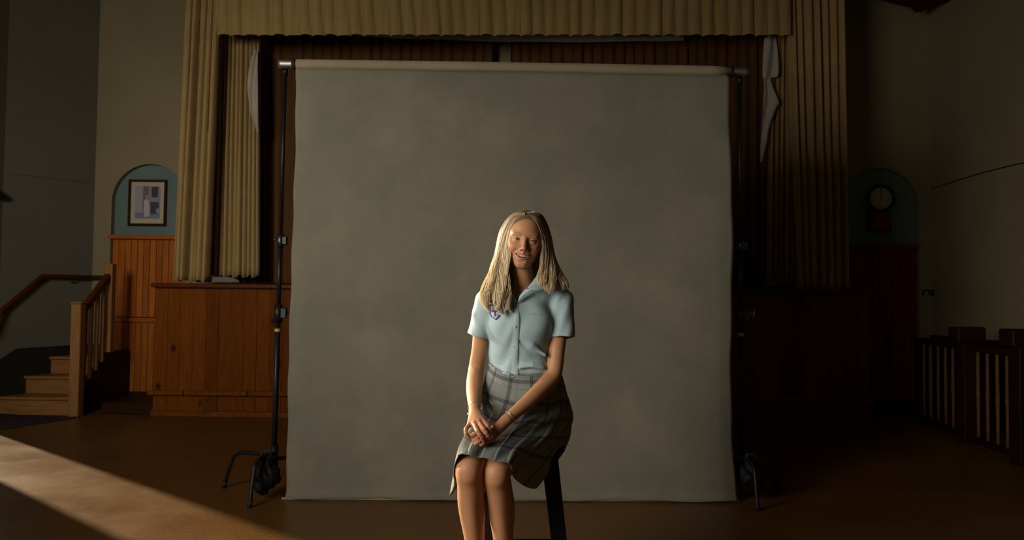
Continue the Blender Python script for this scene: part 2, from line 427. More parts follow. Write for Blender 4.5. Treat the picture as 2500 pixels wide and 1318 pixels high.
# linings
def sheet(name, rows, D, mt, parent=None, label=None, cat=None, wob=.02):
    """rows: list of (y, xl, xr) photo outlines at depth D"""
    R = catmull(np.array(rows, float), 40); nu = 14; pts = np.zeros((40, nu, 3))
    for i, (y, xl, xr) in enumerate(R):
        for j in range(nu):
            t = j / (nu - 1); p = P(xl + (xr - xl) * t, y, D)
            pts[i, j] = (p.x, p.y + wob * math.sin(t * 7 + y * .02) , p.z)
    o = link(name, grid_mesh(name, pts), mt, parent, True); o.modifiers.new('s', 'SOLIDIFY').thickness = .004
    if label: tag(o, label, cat)
    return o
sheet('curtain_lining', [(122, 622, 630), (150, 612, 630), (200, 606, 631), (250, 609, 631), (290, 616, 631), (325, 628, 632)], 8.02, M_LINING, None, 'white lining bulging from the edge of the left inner curtain', 'cloth')
sheet('curtain_lining', [(90, 1868, 1895), (130, 1864, 1899), (185, 1861, 1898), (192, 1864, 1880), (215, 1864, 1886), (250, 1862, 1901), (262, 1862, 1896), (310, 1860, 1880), (350, 1858, 1874), (395, 1857, 1861)], 8.03, M_LINING, None, 'white lining folded loosely over the right inner curtain edge', 'cloth')
sheet('folded_cloth', [(672, 1872, 1900), (690, 1870, 1925), (700, 1872, 1922)], 7.98, M_GREYC, None, 'small pale cloth bunched at foot of right inner curtain', 'cloth', .01)
sheet('folded_cloth', [(676, 512, 560), (683, 480, 580), (689, 478, 584)], 7.9, M_GREYC, None, 'small pale cloth lying on the ledge under left inner curtain', 'cloth', .01)

# ------------------------------------------------------------------ stairs at left
sx1 = -4.415
stair = thing('staircase', 'three oak steps climbing beside the left wall', 'stairs')
def slab(y0, y1, z0, z1, x1, bev=0):
    bm = bmesh.new(); o_ = [(wall_at(max(y0, YC)).x + .034, y0), (x1, y0), (x1, y1), (wall_at(y1).x + .034, y1)]
    lo_v = [bm.verts.new((x, y, z0)) for x, y in o_]; hi_v = [bm.verts.new((x, y, z1)) for x, y in o_]
    bm.faces.new(hi_v); bm.faces.new(list(reversed(lo_v)))
    for i in range(4): bm.faces.new((lo_v[i], lo_v[(i + 1) % 4], hi_v[(i + 1) % 4], hi_v[i]))
    if bev: bmesh.ops.bevel(bm, geom=list(bm.edges), offset=bev, segments=1, affect='EDGES')
    bmesh.ops.recalc_face_normals(bm, faces=bm.faces); return bm
rz = .182; fr = [7.70, 7.96, 8.22]
for i, y in enumerate(fr):
    ye = fr[i + 1] if i < 2 else DW - .003
    obj('riser', slab(y, y + .02, rz * i + .001, rz * (i + 1) - .03, sx1), M_STEP, stair)
    obj('tread', slab(y - .03, ye + .02 if i < 2 else ye, rz * (i + 1) - .03, rz * (i + 1), sx1 + .01, .006), M_STEP, stair)
bm = bmesh.new()   # stringer side (closed dark panel)
prof = [(7.70, 0.001), (DW - .01, .001), (DW - .01, .60), (8.22, .60), (7.70, .24)]
for xx in (sx1 + .012, sx1 + .045): pass
va = [bm.verts.new((sx1 + .012, y, z)) for y, z in prof]; vb = [bm.verts.new((sx1 + .045, y, z)) for y, z in prof]
bm.faces.new(va); bm.faces.new(list(reversed(vb)))
for i in range(5): bm.faces.new((va[i], vb[i], vb[(i + 1) % 5], va[(i + 1) % 5]))
bmesh.ops.recalc_face_normals(bm, faces=bm.faces)
obj('stringer', bm, M_DARKW, stair)
# wall skirt board following the steps
bm = bmesh.new(); canted(bm, [(YC, .001), (DW - .03, .001), (DW - .03, .652), (7.88, .652), (YC, .54)], .001, .03)
struct('baseboard_left', bm, M_SKIRT, label='dark skirting board stepping up beside the stairs')
struct('baseboard_back', B(wall_at(DW - .03).x + .035, LC.x - NR - .01, DW - .03, DW - .001, rz * 3, .645), M_SKIRT, label='dark skirting board behind the stair landing')
# banister
ban = thing('banister', 'oak stair banister with square newel posts and four balusters', 'banister')
nx = -4.35
ztop = P(197, 742, 7.64).z
obj('newel_post', B(nx - .052, nx + .048, 7.58, 7.68, 0, ztop, bev=.006), M_POST, ban)
obj('newel_cap', B(nx - .06, nx + .056, 7.572, 7.688, ztop, ztop + .022, bev=.008), M_POST, ban)
zt2 = P(258, 643, 8.16).z
obj('newel_post', B(nx - .045, nx + .045, 8.16, 8.25, .601, zt2, bev=.006), M_POST, ban)
ya, yb2 = 7.68, 8.16; za, zb = P(200, 752, 7.68).z - .03, P(258, 672, 8.16).z
bm = bmesh.new(); L = math.hypot(yb2 - ya, zb - za)
box(bm, -.032, .032, 0, L, -.045, .03, bev=.012)
bmesh.ops.rotate(bm, verts=bm.verts, matrix=Matrix.Rotation(math.atan2(zb - za, yb2 - ya), 3, 'X')); bmesh.ops.translate(bm, verts=bm.verts, vec=(nx, ya, za))
obj('handrail', bm, M_RAILW, ban)
for k in range(4):
    t = (k + .6) / 4.3; y = ya + (yb2 - ya) * t; zr = za + (zb - za) * t - .04; zf = .24 + (y - 7.70) / .52 * .36
    b = B(nx - .018, nx + .018, y - .018, y + .018, zf, zr, bev=.003); zc = (zf + zr) / 2 - .05
    box(b, nx - .021, nx + .021, y - .021, y + .021, zc, zc + .012, bev=.002)
    obj('baluster', b, M_POST, ban)
# wall handrail
hr = thing('wall_handrail', 'dark handrail on the left wall above the stairs', 'handrail')
pts = [Vector((-WL + .06, 7.44, .83)), wall_at(YC, .06, 1.06), wall_at(8.09, .06, 1.412), wall_at(8.60, .06, 1.412), Vector((-4.80, 8.635, 1.412)), Vector((-4.59, 8.635, 1.412))]
obj('rail', T(pts, .025, 10), M_RAILW, hr, True)
for y, z in ((7.78, 1.13), (8.12, 1.412), (8.45, 1.412)):
    obj('bracket', T([wall_at(y, .002, z - .06), wall_at(y, .04, z - .06), wall_at(y, .06, z - .02)], .007, 8), M_BLK, hr)
# rug
bm = bmesh.new(); c4 = [P(188, 1010, 7.62), P(0, 1052, 6.80)]
q = [(-5.17, 7.69), (-4.43, 7.57), (-4.30, 7.55), (-4.60, 6.80), (-4.92, 6.02), (-5.17, 6.02)]
lo = [bm.verts.new((x, y, .001)) for x, y in q]; up_ = [bm.verts.new((x, y, .010)) for x, y in q]
bm.faces.new(up_); bm.faces.new(list(reversed(lo)))
for i in range(6): bm.faces.new((lo[i], lo[(i + 1) % 6], up_[(i + 1) % 6], up_[i]))
bmesh.ops.recalc_face_normals(bm, faces=bm.faces)
rug = thing('rug', 'dark plum carpet mat at the foot of the left stairs', 'rug')
obj('pile', bm, cloth('plum_carpet', (.035, .018, .02), (.022, .012, .014), scale=120, bump=.6, sheen=0), rug)
obj('edge_strip', T([(-4.295, 7.54, .009), (-4.605, 6.80, .009), (-4.92, 6.03, .009)], .008, 6), mat('edge_metal', (.06, .055, .05), .5, .3), rug)

# ------------------------------------------------------------------ balustrade at right
bl = thing('balustrade', 'shade-darkened red wooden balustrade with pale balusters before the right wall', 'balustrade')
A1 = Vector((4.20, 7.78, 0)); A2 = Vector((4.02, 6.70, 0)); A3 = Vector((3.93, 5.84, 0))
def along(bm, a, b, w_, z0, z1, bev=.01):
    d = b - a; L = d.length; nb_ = bmesh.new(); box(nb_, -w_ / 2, w_ / 2, 0, L, z0, z1, bev=bev)
    ang = math.atan2(-d.x, d.y); bmesh.ops.rotate(nb_, verts=nb_.verts, matrix=Matrix.Rotation(ang, 3, 'Z')); bmesh.ops.translate(nb_, verts=nb_.verts, vec=a)
    return nb_
for a, b3 in ((A1, A2), (A2, A3)):
    obj('top_rail', along(None, a, b3, .07, .815, .868), M_SHADE_RED, bl)
    obj('bottom_rail', along(None, a, b3, .06, .03, .085), M_SHADE_RED, bl)
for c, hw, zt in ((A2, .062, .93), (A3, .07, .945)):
    obj('newel_post', B(c.x - hw, c.x + hw, c.y - hw, c.y + hw, 0, zt, bev=.006), M_SHADE_RED, bl)
    obj('newel_cap', B(c.x - hw - .06, c.x + hw + .06, c.y - hw - .02, c.y + hw + .02, zt - .045, zt + .09, bev=.012), M_SHADE_RED, bl)
obj('end_post', B(A1.x - .05, A1.x + .05, A1.y - .05, A1.y + .05, 0, .868, bev=.006), M_SHADE_RED, bl)
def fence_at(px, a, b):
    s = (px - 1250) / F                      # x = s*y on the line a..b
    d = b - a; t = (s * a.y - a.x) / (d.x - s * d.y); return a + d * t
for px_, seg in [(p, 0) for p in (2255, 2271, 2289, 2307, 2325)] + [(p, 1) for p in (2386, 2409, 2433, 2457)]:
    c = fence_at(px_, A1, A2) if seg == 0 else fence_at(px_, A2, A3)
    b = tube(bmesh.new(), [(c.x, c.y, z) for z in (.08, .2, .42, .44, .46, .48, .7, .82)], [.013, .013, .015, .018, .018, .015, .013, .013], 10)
    obj('baluster', b, M_SHADE_POST, bl, True)
struct('baseboard_right', B(WX - .03, WX - .001, 5.0, DW - .01, 0, .86), M_SHADE_RED, label='dark dado boarding on the right wall behind the balustrade')
# small bracket beside the right panelling
br = thing('wall_bracket', 'small dark metal bracket on wall beside the right niche panelling', 'bracket')
c = P(2262, 715, DW)
obj('back_plate', B(c.x - .055, c.x - .035, DW - .012, DW - .001, c.z - .035, c.z + .035, bev=.003), M_BLK, br)
obj('arm', T([(c.x - .045, DW - .01, c.z + .02), (c.x - .03, DW - .05, c.z + .03), (c.x + .02, DW - .06, c.z + .03)], .009, 8), M_BLK, br, True)
obj('hook', B(c.x - .005, c.x + .05, DW - .08, DW - .045, c.z - .03, c.z + .035, bev=.006), mat('bronze', (.06, .045, .03), .4, .6), br)
# cords on side walls
tag(obj('sagging_cord', T([(WX - .012, y, P(2280, 462, 8.63).z + (.04 * math.sin((y - 6.4) * 1.3))) for y in np.linspace(8.66, 6.4, 12)], .006, 6), M_SKIRT), 'thin dark cord running along the right wall', 'cord')
tag(obj('sagging_cord', T([wall_at(y, .008, P(228, 445, 8.63).z - .05 * (8.66 - y)) for y in np.linspace(8.66, 7.72, 8)], .003, 6), M_SIDE), 'thin pale cord running along the left wall', 'cord')
# lamp tip at left frame edge
c = P(3, 481, 7.66)
wl = thing('wall_lamp', 'dark pointed wall fitting at the left edge', 'wall fitting')
obj('arm', T([(-WL + .002, c.y - .02, c.z), (-WL + .05, c.y, c.z + .005)], .012, 10), M_BLK, wl, True)
obj('shade', T([(-WL + .03, c.y - .12, c.z + .02), (-WL + .05, c.y - .02, c.z), (-WL + .06, c.y + .03, c.z - .004)], [.05, .03, .004], 14), M_BLK, wl, True)
# carved hanging bracket at top right
def scallop(name, cx_, label):
    pts_ = []
    for i in range(33):
        t = i / 32 * 2 - 1
        z = .16 * (abs(t) ** 1.4) - (.045 if abs(t) < .08 else 0)
        pts_.append((t * .62, z))
    bm = bmesh.new(); base = P(cx_, 17, 8.3)
    fr_, bk = [], []
    for xx, zz in pts_: fr_.append((bm.verts.new((base.x + xx, 8.26, base.z + zz)), bm.verts.new((base.x + xx, 8.26, base.z + .9)))); bk.append((bm.verts.new((base.x + xx, 8.34, base.z + zz)), bm.verts.new((base.x + xx, 8.34, base.z + .9))))
    for i in range(32):
        bm.faces.new((fr_[i][0], fr_[i + 1][0], fr_[i + 1][1], fr_[i][1])); bm.faces.new((bk[i + 1][0], bk[i][0], bk[i][1], bk[i + 1][1]))
        bm.faces.new((fr_[i + 1][0], fr_[i][0], bk[i][0], bk[i + 1][0])); bm.faces.new((fr_[i][1], fr_[i + 1][1], bk[i + 1][1], bk[i][1]))
    for e in (0, 32): bm.faces.new((fr_[e][0], fr_[e][1], bk[e][1], bk[e][0]))
    bmesh.ops.recalc_face_normals(bm, faces=bm.faces)
    t_ = thing(name, label, 'roof bracket')
    obj('carved_board', bm, M_DARKW, t_)
    obj('finial', T([(base.x, 8.3, base.z + z) for z in (.05, .0, -.015, -.035, -.05)], [.03, .045, .03, .018, .003], 14), M_DARKW, t_, True)
    obj('hanger', B(base.x - .04, base.x + .04, 8.27, 8.33, base.z + .88, CEIL), M_DARKW, t_)
scallop('roof_bracket', 2245, 'dark carved roof bracket with drop finial at upper right')

# ------------------------------------------------------------------ picture and clock
yp = DW + .075
pic = thing('framed_picture', 'dark framed photograph with cream mount in the left niche', 'picture')
a = P(315, 438, yp - .02); b4 = P(405, 552, yp - .02); x0, x1, z0, z1 = a.x, b4.x, b4.z, a.z; fw = .028
M_FR = wood('frame_wood', (.045, .02, .01), (.025, .011, .006), .4, knots=False)
for q in ((x0, x1, z1 - fw, z1), (x0, x1, z0, z0 + fw), (x0, x0 + fw, z0 + fw, z1 - fw), (x1 - fw, x1, z0 + fw, z1 - fw)):
    obj('frame_rail', B(q[0], q[1], yp - .034, yp - .003, q[2], q[3], bev=.004), M_FR, pic)
obj('mount', B(x0 + fw, x1 - fw, yp - .016, yp - .004, z0 + fw, z1 - fw), mat('mount_card', (.50, .43, .31), .85), pic)
def flat(name, poly, dy, col, parent):
    bm = bmesh.new(); bm.faces.new([bm.verts.new((x, yp - .0165 - dy, z)) for x, z in poly]); return obj(name, bm, mat('print', col, .6), parent)
W_, H_ = x1 - x0, z1 - z0
def rc(u0, u1, v0, v1): return [(x0 + W_ * u0, z0 + H_ * v0), (x0 + W_ * u1, z0 + H_ * v0), (x0 + W_ * u1, z0 + H_ * v1), (x0 + W_ * u0, z0 + H_ * v1)]
def oval(cu, cv, ru, rv, n_=18): return [(x0 + W_ * (cu + ru * math.cos(2 * math.pi * i / n_)), z0 + H_ * (cv + rv * math.sin(2 * math.pi * i / n_))) for i in range(n_)]
pr = flat('print', rc(.17, .83, .16, .86), 0, (.27, .24, .30), pic)
flat('print_wall', rc(.17, .36, .26, .86), .0006, (.34, .31, .34), pr); flat('print_floor', rc(.17, .83, .16, .27), .0006, (.16, .20, .30), pr)
flat('print_door', rc(.38, .52, .40, .86), .0008, (.17, .12, .15), pr)
flat('print_window', rc(.60, .77, .62, .85), .0008, (.05, .025, .045), pr)
flat('print_chair', [(x0 + W_ * u_, z0 + H_ * v_) for u_, v_ in ((.57, .52), (.79, .52), (.80, .40), (.72, .36), (.74, .26), (.58, .26))], .0010, (.035, .04, .07), pr)
flat('print_gown', [(x0 + W_ * u_, z0 + H_ * v_) for u_, v_ in ((.42, .20), (.55, .20), (.56, .40), (.53, .56), (.46, .59), (.40, .54), (.41, .38))], .0014, (.50, .44, .43), pr)
flat('print_head', oval(.48, .63, .04, .035), .0016, (.38, .26, .24), pr)

ck = thing('wall_clock', 'round white clock with black rim above a small wooden case', 'clock')
c = P(2151, 484, yp - .06); r1 = 31 / F * yp
def disc(bm, c, r, y0, y1, n_=40):
    a_ = [bm.verts.new((c.x + r * math.cos(2 * math.pi * i / n_), y0, c.z + r * math.sin(2 * math.pi * i / n_))) for i in range(n_)]
    b_2 = [bm.verts.new((v.co.x, y1, v.co.z)) for v in a_]
    bm.faces.new(a_); bm.faces.new(list(reversed(b_2)))
    for i in range(n_): bm.faces.new((a_[i], b_2[i], b_2[(i + 1) % n_], a_[(i + 1) % n_]))
    bmesh.ops.recalc_face_normals(bm, faces=bm.faces); return bm
M_CK = mat('clock_black', (.012, .01, .009), .35)
obj('clock_body', disc(bmesh.new(), c, r1 * .98, yp - .055, yp - .003), M_CK, ck)
ring = [(c.x + r1 * math.cos(t), yp - .06, c.z + r1 * math.sin(t)) for t in np.linspace(0, 2 * math.pi, 49)]
obj('rim', T(ring, .016, 10), M_CK, ck, True)
obj('dial', disc(bmesh.new(), c, r1 * .84, yp - .060, yp - .054), mat('dial', (.52, .50, .40), .6), ck)
fc = bpy.data.curves.new('t', 'FONT'); fo = bpy.data.objects.new('t', fc); COL.objects.link(fo); fc.align_x = 'CENTER'; fc.align_y = 'CENTER'; fc.resolution_u = 2
def text_bm(bm, s, size, M4):
    fc.body = s; fc.size = size; bpy.context.view_layer.update()
    ev = fo.evaluated_get(bpy.context.evaluated_depsgraph_get()); me_ = ev.to_mesh()
    n0 = len(bm.verts); bm.from_mesh(me_); bm.verts.ensure_lookup_table()
    for v_ in bm.verts[n0:]: v_.co = M4 @ v_.co
    ev.to_mesh_clear()
bm = bmesh.new()
for i, s in enumerate('XII I II III IIII V VI VII VIII IX X XI'.split()):
    an = math.pi / 2 - i * math.pi / 6
    M4 = Matrix.Translation((c.x + r1 * .67 * math.cos(an), yp - .0605, c.z + r1 * .67 * math.sin(an))) @ Matrix.Rotation(an - math.pi / 2, 4, Vector((0, -1, 0))) @ Matrix.Rotation(math.pi / 2, 4, 'X') @ Matrix.Diagonal((.7, 1, 1, 1))
    text_bm(bm, s, .042, M4)
obj('numerals', bm, M_CK, ck)
obj('hour_hand', B(c.x - .004, c.x + .004, yp - .064, yp - .062, c.z, c.z + r1 * .42), M_CK, ck)
obj('minute_hand', B(c.x - .003, c.x + .002, yp - .067, yp - .065, c.z - .01, c.z + r1 * .72), M_CK, ck)
a = P(2122, 516, yp - .06); b4 = P(2177, 567, yp - .06)
obj('case', B(a.x, b4.x, yp - .06, yp - .003, b4.z, a.z, bev=.006), M_CK, ck)
obj('case_panel', B(a.x + .022, b4.x - .022, yp - .066, yp - .059, b4.z + .02, a.z - .012, bev=.003), M_SHADE_MAROON, ck)

# ------------------------------------------------------------------ backdrop and stands
def bD(x): return 4.66 * (1 + .010 * (x - 1250) / 1075)
bd = thing('studio_backdrop', 'large mottled grey painted canvas backdrop hanging behind the girl', 'backdrop')
edge = np.array([[185, 722, 1780], [380, 721, 1784], [700, 715, 1790], [900, 709, 1789], [1050, 703, 1787], [1150, 700, 1790], [1218, 696, 1801]], float)
nv_, nu_ = 110, 130
E = catmull(edge, nv_)
pts = np.zeros((nv_, nu_, 3))
for i in range(nv_):
    tv = i / (nv_ - 1)
    for j in range(nu_):
        t = j / (nu_ - 1)
        yy = 166 + 18 * t if i == 0 else None
        y0_ = 166 + 18 * t; y1_ = 1214 + 8 * t + 1.5 * math.sin(t * 23) + 1.0 * math.sin(t * 51)
        y = y0_ + (y1_ - y0_) * tv
        xl = E[i, 1] + 1.2 * math.sin(tv * 40) * (tv > .03); xr = E[i, 2] + 1.2 * math.sin(tv * 33 + 1)
        x = xl + (xr - xl) * t
        p = P(x, y, bD(x))
        wob = .006 * math.sin(t * 9 + 1.5 * tv) * math.sin(tv * 2) + .004 * math.sin(t * 21 + tv * 4) * tv
        curl = -.022 * max(0, (tv - .975) / .025) ** 2 + .02 * (max(0, .03 - t) / .03 + max(0, t - .97) / .03) * tv
        pts[i, j] = (p.x, p.y + wob + curl - .0, max(p.z, .006))
cv = link('canvas', grid_mesh('canvas', pts), M_CANVAS, bd, True); cv.modifiers.new('s', 'SOLIDIFY').thickness = .003
q0, q1 = P(688, 1212, 4.632), P(1806, 1221, 4.68); q0.z = q1.z = .008
obj('bottom_hem', T([q0, q1], .0065, 10), M_ROLL, bd, True)
bl_, br_ = P(722, 155, bD(722)), P(1783, 172, bD(1783))
bl_.y += .02; br_.y += .02
dirb = (br_ - bl_).normalized()
rp = [bl_ + (br_ - bl_) * t for t in np.linspace(0, 1, 24)]
for i, p in enumerate(rp): p.z += .003 * math.sin(i / 23 * math.pi)
obj('rolled_canvas', T(rp, .0315, 22), M_ROLL, bd, True)
e0 = P(679, 154, bD(679)); e1 = P(1828, 173, bD(1828)); e0.y += .02; e1.y += .02
obj('crossbar', T([e0, e0 + dirb * .02, e1 - dirb * .02, e1], .028, 22), M_ALU, bd, True)
for q in (bl_ - dirb * .014, br_ + dirb * .006):
    obj('end_ring', T([q - dirb * .012, q + dirb * .012], .0325, 22), M_BLKR, bd, True)
q = P(1781, 184, bD(1781)); obj('clip', B(q.x - .02, q.x + .03, q.y - .04, q.y + .03, q.z - .004, q.z + .006, bev=.002), M_BLKR, bd)

def c_stand(label, ptop, pbase, legs, knob_side, clampy, seed):
    t = thing('light_stand', label, 'light stand', 'stands holding up the backdrop crossbar')
    dv = (ptop - pbase); H = dv.length
    at = lambda z: pbase + dv * ((z - pbase.z) / dv.z)
    zs = clampy
    obj('lower_tube', T([at(.16), at(zs[0])], .0175, 16), M_BLK, t, True)
    obj('middle_tube', T([at(zs[0]), at(zs[1])], .0145, 16), M_BLK, t, True)
    obj('upper_tube', T([at(zs[1]), ptop], .0115, 16), M_BLK, t, True)
    for i, z in enumerate(zs[:2]):
        s = 1.0 if i == 0 else .8
        c_ = at(z); k = obj('collar', T([at(z - .055 * s), at(z + .055 * s)], .026 * s, 16), M_BLK if i == 0 else M_STEEL, t, True)
        obj('lug', B(c_.x + (.018 if knob_side > 0 else -.055) * s, c_.x + (.055 if knob_side > 0 else -.018) * s, c_.y - .018, c_.y + .012, c_.z - .03 * s, c_.z + .035 * s, bev=.004), M_BLK, k)
        kx = c_.x + knob_side * (.055 if i == 0 else -.03) * s
        if i == 0:
            obj('knob', T([(kx, c_.y, c_.z + .01), (kx + knob_side * .035, c_.y, c_.z + .01)], .009, 10), M_BLK, k, True)
            obj('tee_handle', T([(kx + knob_side * .035, c_.y, c_.z + .05), (kx + knob_side * .030, c_.y, c_.z + .01), (kx + knob_side * .028, c_.y, c_.z - .025)], [.008, .011, .008], 10), M_BLK, k, True)
        else:
            obj('knob', T([(kx, c_.y, c_.z + .01), (kx - knob_side * .018, c_.y, c_.z + .01)], .006, 8), M_STEEL, k, True)
    obj('yellow_tape', T([at(zs[2] - .010), at(zs[2] + .010)], .0182, 16), M_YEL, t, True)
    obj('hub', T([at(.13), at(.30)], .027, 16), M_BLK, t, True)
    obj('top_pin', T([ptop - Vector((0, 0, .05)), ptop + Vector((0, 0, .015))], .016, 12), M_BLK, t, True)
    for i, (tip, hz) in enumerate(legs):
        b0 = at(hz); tip = Vector(tip); d = Vector((tip.x - b0.x, tip.y - b0.y, 0)); L_ = d.length; d.normalize()
        path = [b0, b0 + d * (L_ * .62) , b0 + d * (L_ * .74) + Vector((0, 0, -.012)), b0 + d * (L_ * .84) + Vector((0, 0, -.05)), Vector((tip.x, tip.y, .012))]
        path = [Vector(x_) for x_ in catmull(np.array([list(x_) for x_ in path]), 20)]
        lg = obj('leg', T(path, .0125, 12), M_BLK, t, True)
        obj('foot_pad', T([path[-2] , Vector((tip.x, tip.y, .0005))], .015, 12), M_BLKR, lg, True)
    return at
atL = c_stand('black light stand at the left end of the backdrop', P(697, 166, 4.70), Vector((P(667, 1150, 4.78).x, 4.78, 0)),
        [((P(547, 1188, 4.90).x, 4.90), .235), ((P(609, 1234, 4.45).x, 4.45), .255), ((-1.14, 4.99), .215)], 1, (P(684, 765, 4.74).z, P(680, 588, 4.73).z, P(680, 806, 4.74).z), 1)
atR = c_stand('black light stand at the right end of the backdrop', P(1806, 187, 4.76), Vector((P(1810, 1150, 4.84).x, 4.84, 0)),
        [((P(1897, 1186, 4.93).x, 4.93), .235), ((P(1850, 1240, 4.50).x, 4.50), .255), ((1.12, 5.02), .215)], 1, (P(1803, 770, 4.8).z, P(1808, 600, 4.79).z, P(1803, 817, 4.8).z), 2)

def lump_bag(label, c_, s, seed):
    r = np.random.default_rng(seed)
    bm = bmesh.new(); bmesh.ops.create_icosphere(bm, subdivisions=4, radius=1)
    ph = r.uniform(0, 6, 9)
    for v_ in bm.verts:
        x_, y_, z_ = v_.co
        f = 1 + .16 * math.sin(4 * x_ + ph[0]) * math.sin(5 * z_ + ph[1]) + .10 * abs(math.sin(6 * x_ + 3 * z_ + ph[4])) + .07 * math.sin(11 * z_ + 7 * x_ + ph[2]) + .05 * math.sin(15 * y_ + 9 * x_ + ph[3])
        pinch = 1 - .55 * max(0, z_) ** 1.5
        v_.co = Vector((x_ * s[0] * f * pinch, y_ * s[1] * f * pinch, z_ * s[2] * f)) + Vector(c_)
    t = thing('sandbag', label, 'sandbag')
    obj('bag', bm, mat('bag_cloth', (.006, .006, .0065), .6, spec=.2), t, True)
    top = Vector(c_) + Vector((0, 0, s[2] * .92))
    obj('handle', T([top + Vector((-.03, 0, -.01)), top + Vector((-.02, 0, .035)), top + Vector((.02, 0, .04)), top + Vector((.035, 0, .0))], .009, 8), M_BLKR, t, True)
c = P(659, 1152, 4.72); lump_bag('black sandbag slumped on the base of left light stand', (c.x, 4.64, .155), (.080, .075, .105), 4)
c = P(1822, 1160, 4.80); lump_bag('black sandbag slumped on the base of right light stand', (c.x, 4.72, .155), (.075, .07, .10), 6)

